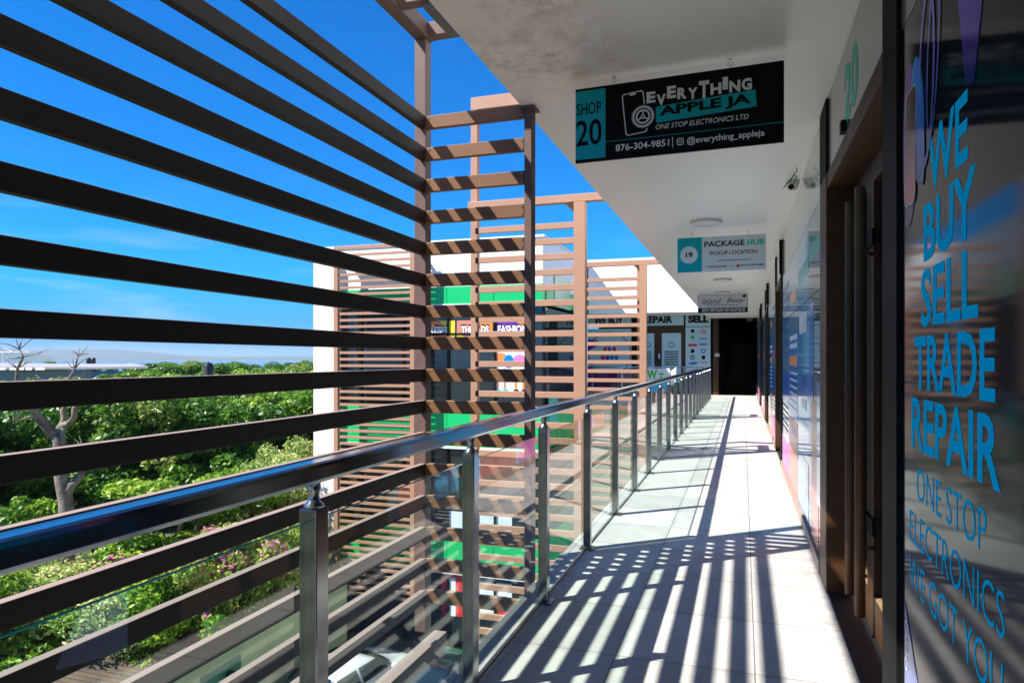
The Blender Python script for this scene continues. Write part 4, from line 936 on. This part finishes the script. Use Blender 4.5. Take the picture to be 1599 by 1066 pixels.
tb.build('trunk', m_deadbark, dt, smooth=True)

# far buildings
wh = thing('warehouse', 'long grey roofed warehouse on the skyline with a blue glazed end', 'warehouse', at(90, 560, 84)); wh.location.z = GZ-.2
def wp(u, v, D): q = at(u, v, D); return (q.x-wh.location.x, q.y-wh.location.y, q.z-wh.location.z)
rm = MB(); e0, e1, r0_, r1_ = wp(-160, 573, 80), wp(232, 571.5, 80), wp(-160, 566, 92), wp(205, 566.5, 92)
rm.quad(e0, wp(150, 573, 80), wp(196, 568, 86), r0_); rm.quad(wp(150, 573, 80), e1, r1_, wp(196, 568, 86))
dn = Vector((0, 0, -.25))
rm.quad(*[tuple(Vector(p)+dn) for p in (e0, e1, r1_, r0_)]); rm.quad(e0, wp(150, 573, 80), tuple(Vector(wp(150, 573, 80))+dn), tuple(Vector(e0)+dn)); rm.quad(wp(150, 573, 80), e1, tuple(Vector(e1)+dn), tuple(Vector(wp(150, 573, 80))+dn))
rm.build('roof', m_roofgrey, wh)
wl = MB(); a, b = wp(-158, 573.5, 80.5), wp(145, 573.5, 80.5); wl.quad((a[0], a[1], 0), (b[0], b[1], 0), (b[0], b[1], b[2]-.25), (a[0], a[1], a[2]-.25))
c_ = wp(145, 573, 91); wl.quad((b[0], b[1], 0), (c_[0], c_[1], 0), (c_[0], c_[1], c_[2]), (b[0], b[1], b[2])); wl.build('wall', m_facgrey, wh)
bl = MB(); a, b = wp(146, 574, 80.4), wp(230, 573.5, 80.4); bl.quad((a[0], a[1], 0), (b[0], b[1], 0), (b[0], b[1], b[2]-.4), (a[0], a[1], a[2]-.4)); d_ = wp(230, 574, 90); bl.quad((b[0], b[1], 0), (d_[0], d_[1], 0), (d_[0], d_[1], b[2]-.4), (b[0], b[1], b[2]-.4)); bl.build('glazed_wall', m_blueglass, wh)
for u0, u1 in ((0, 9), (16, 37), (41, 50), (56, 70)):
    aw = MB(); p0, p1 = wp(u0, 574, 79.6), wp(u1, 574, 79.6); p2, p3 = wp(u1, 577, 79.0), wp(u0, 577, 79.0)
    aw.quad(p0, p1, p2, p3); aw.quad(*[tuple(Vector(p)+Vector((0, 0, -.05))) for p in (p3, p2, p1, p0)]); aw.build('awning', m_white, wh)
for i, u in enumerate((139, 146)):
    tk = thing('water_tank', 'small dark water tank on the warehouse roof, %s' % ('left of two' if i == 0 else 'right of two'), 'water tank', at(u, 566, 88), 0, 'water tanks on the warehouse'); tk.location.z = at(u, 567, 86).z
    MB().lathe([(.28, -1.0), (.28, .55), (.2, .68), (.06, .72)], n=16).build('tank', m_tank, tk)
ho = thing('water_tank', 'tall black ribbed water tank standing above the green trees', 'water tank', at(326, 583, 52)); hb_ = ho.location.z
pr2 = [(.34, -1.2)]
for k in range(7): pr2 += [(.36, -.1+k*.11), (.345, -.05+k*.11)]
pr2 += [(.3, .74), (.1, .84), (.08, .88)]
MB().lathe(pr2, n=20).build('tank', m_tank, ho, smooth=False)
hs_ = thing('house', 'flat roofed house almost hidden under the trees below the tall water tank', 'house', at(326, 600, 52.5)); hs_.location.z = GZ
hz_ = hb_-1.2-GZ
MB().box(-3.5, 3.5, -1.5, 4.5, -.2, hz_-.22).build('wall', m_facgrey, hs_); MB().box(-3.8, 3.8, -1.8, 4.8, hz_-.218, hz_).build('roof', m_roofgrey, hs_)
for i, u in enumerate((2, 22)):
    cr_ = thing('harbour_crane', 'pale harbour crane far away at the shore, %s' % ('left of two' if i == 0 else 'right of two'), 'crane', at(u, 560, 1500), .5*i, 'harbour cranes'); cr_.location.z = GZ-9
    cm = MB()
    for x in (-9, 9): cm.tube([(x, 0, 0), (x*.5, 0, 32)], .9, 5); cm.tube([(x, 10, 0), (x*.5, 10, 32)], .9, 5)
    cm.tube([(-22, 5, 32), (30, 5, 32)], 1.1, 5); cm.tube([(0, 5, 32), (0, 5, 42), (28, 5, 33)], .6, 5); cm.build('frame', m_white2, cr_)

# court wall, gate, shed
WX = -10.7
bw = thing('boundary_wall', 'pale green painted court wall seen through the lower slats', 'wall', (WX, 10, GZ))
bwall = MB().box(-.1, .1, -18, 3.05, 0, 2.5).box(-.1, .1, 4.25, 8.6, 0, 2.5).box(-.1, .1, 3.05, 4.25, 2.2, 2.5).build('wall', m_wallyel, bw)
MB().box(-.13, .13, -18, 8.6, 2.502, 2.57).build('coping', m_wallyel, bw)
gt = at(340, 1040, 15.0); gy = WX*(cs+(340-800)/FX*sn)/(-sn+(340-800)/FX*cs)
bwall.data.transform(Matrix.Translation((0, gy-10-3.65, 0)))
tg = thing('gate', 'dark green metal gate in the pale court wall', 'gate', (WX, gy, GZ))
MB().box(-.04, .115, -.598, .598, .05, 2.198).build('leaf', m_greendoor, tg)
MB().box(.13, .24, .1, .3, 1.85, 1.97).box(.115, .13, .13, .27, 1.8, 2.0).build('lamp', m_black, tg, bevel=.02)
sp_ = at(175, 1000, 16.0)
sh = thing('shed', 'low shed with a rusty corrugated roof behind the court wall', 'shed', (sp_.x, sp_.y, GZ), R(12))
rz_ = sp_.z-GZ
cm = MB(); nx = 160; L0, L1, Wd = -2.6, 2.9, 3.2
for i in range(nx+1):
    y = -Wd+2*Wd*i/nx; zc = .045*(i % 4 in (1, 2))
    cm.v += [(L0, y, rz_+.35+zc), (L1, y, rz_-.35+zc), (L0, y, rz_+.33+zc), (L1, y, rz_-.37+zc)]
for i in range(nx):
    a = i*4; cm.f += [(a, a+1, a+5, a+4), (a+2, a+6, a+7, a+3)]; cm.m += [0, 0]
cm.build('roof', m_corr, sh)
MB().box(L0+.2, L1-.25, -Wd+.2, Wd-.2, 0, rz_-.42).build('wall', m_facgrey, sh)

# parked cars
def paint(name, c, rough=.22): return M(name, c, rough, .0, coat=1, spec=.6)
def car(label, x, y, rz, mat, suv=False):
    t = thing('parked_car', label, 'car', (x, y, GZ+.022), rz, 'cars parked in the court')
    H = 1.68 if suv else 1.45
    st = [(-2.2, .55, .42, .78, None), (-2.12, .78, .30, .95, None), (-1.5, .86, .24, 1.0, (.62, 1.02)), (-1.05, .88, .24, 1.0, (.60, H-.08)), (-.3, .89, .24, .98, (.61, H)),
          (.35, .89, .24, .97, (.60, H-.05)), (1.05, .88, .24, .95, (.64, .97)), (1.75, .84, .26, .84, None), (2.15, .72, .32, .70, None), (2.22, .5, .42, .6, None)]
    mb = MB(); n = 12
    for (sx_, hw, zb, zt, cab) in st:
        rw, rz2 = cab if cab else (hw*.82, zt+.03)
        half = [(0, zb), (hw*.9, zb), (hw, zb+.16), (hw*1.01, (zb+zt)/2), (hw*.97, zt), (rw, rz2), (0, rz2+.02)]
        ringv = half+[(-a, b) for a, b in half[-2:0:-1]]
        mb.v += [(sx_, a, b) for a, b in ringv]
    n = 12
    for i in range(len(st)-1):
        for k in range(n): mb.f.append((i*n+k, i*n+(k+1) % n, (i+1)*n+(k+1) % n, (i+1)*n+k)); mb.m.append(0)
    mb.f.append(tuple(range(n))); mb.m.append(0); mb.f.append(tuple((len(st)-1)*n+k for k in range(n))[::-1]); mb.m.append(0)
    b = mb.build('body', mat, t, smooth=True); ss = b.modifiers.new('sub', 'SUBSURF'); ss.levels = 2; ss.render_levels = 2
    gl = m_winglass
    gw = MB(); gw.quad((.42, -.52, H-.06), (.42, .52, H-.06), (1.0, .62, 1.0), (1.0, -.62, 1.0)); gw.build('windscreen', gl, t).location = (.035, 0, .035)
    gr = MB(); gr.quad((-1.02, .52, H-.13), (-1.02, -.52, H-.13), (-1.44, -.6, 1.06), (-1.44, .6, 1.06)); gr.build('rear_window', gl, t).location = (-.04, 0, .03)
    for s in (-1, 1):
        for a, c in ((-1.15, -.36), (-.28, .5)):
            q = MB(); q.quad((a, s*.845, 1.02), (c+(.38 if c > 0 else 0), s*.845, 1.02), (c, s*.66, H-.12), (a+(.1 if a < -1 else 0), s*.66, H-.12)); q.build('side_window', gl, t)
        hl = MB().lathe([(.11, 0), (.10, .05), (.05, .09)], n=12); hl.v = [(2.06+v_[2]*.6, s*.56+v_[0], .66+v_[1]*.6) for v_ in hl.v]; hl.build('headlight', m_lens, t, smooth=True)
        tl = MB().box(-2.17, -2.08, s*.66-.1, s*.66+.1, .75, .88); tl.build('tail_light', m_red, t, bevel=.02)
        MB().box(.75, .87, s*.93-.07, s*.93+.07, .98, 1.08).build('mirror', mat, t, bevel=.02)
        for wx in (-1.35, 1.38):
            ty = MB(); pr3 = [(.2, -.1), (.3, -.1), (.32, -.07), (.32, .07), (.3, .1), (.2, .1)]
            ty.lathe(pr3, n=24); ty.v = [(wx+v_[0], s*.80+v_[2], .32+v_[1]) for v_ in ty.v]; to = ty.build('wheel', m_tyre, t, smooth=True)
            rmn = MB(); rmn.lathe([(.205, -.105), (.19, -.085), (.05, -.09), (.02, -.1)], n=20); rmn.v = [(wx+v_[0], s*.80-s*v_[2]*1.02, .32+v_[1]) for v_ in rmn.v]; rmn.build('rim', m_rim, to, smooth=True)
    return t
car('white car parked closest to the pale court wall', -9.35, 14.9, R(82), paint('white_car_paint', (.75, .76, .77)))
car('black car parked between the white car and the grey car', -6.9, 15.6, R(88), paint('black_car_paint', (.012, .012, .014)), True)
car('dark grey car parked on the right nearest the walkway', -4.3, 15.2, R(92), paint('grey_car_paint', (.06, .065, .07)))

# ------------------------------------------------------------------ air
hz = MB().box(-8500, 8500, -8500, 8500, GZ-14, 120).build('haze', None); hz['kind'] = 'stuff'
hm = bpy.data.materials.new('haze'); hm.use_nodes = True; hn = hm.node_tree; hn.nodes.remove(hn.nodes['Principled BSDF'])
pv = hn.nodes.new('ShaderNodeVolumePrincipled'); pv.inputs['Color'].default_value = (.72, .86, 1, 1); pv.inputs['Density'].default_value = .00011
hn.links.new(pv.outputs[0], hn.nodes['Material Output'].inputs['Volume']); hz.data.materials.clear(); hz.data.materials.append(hm)
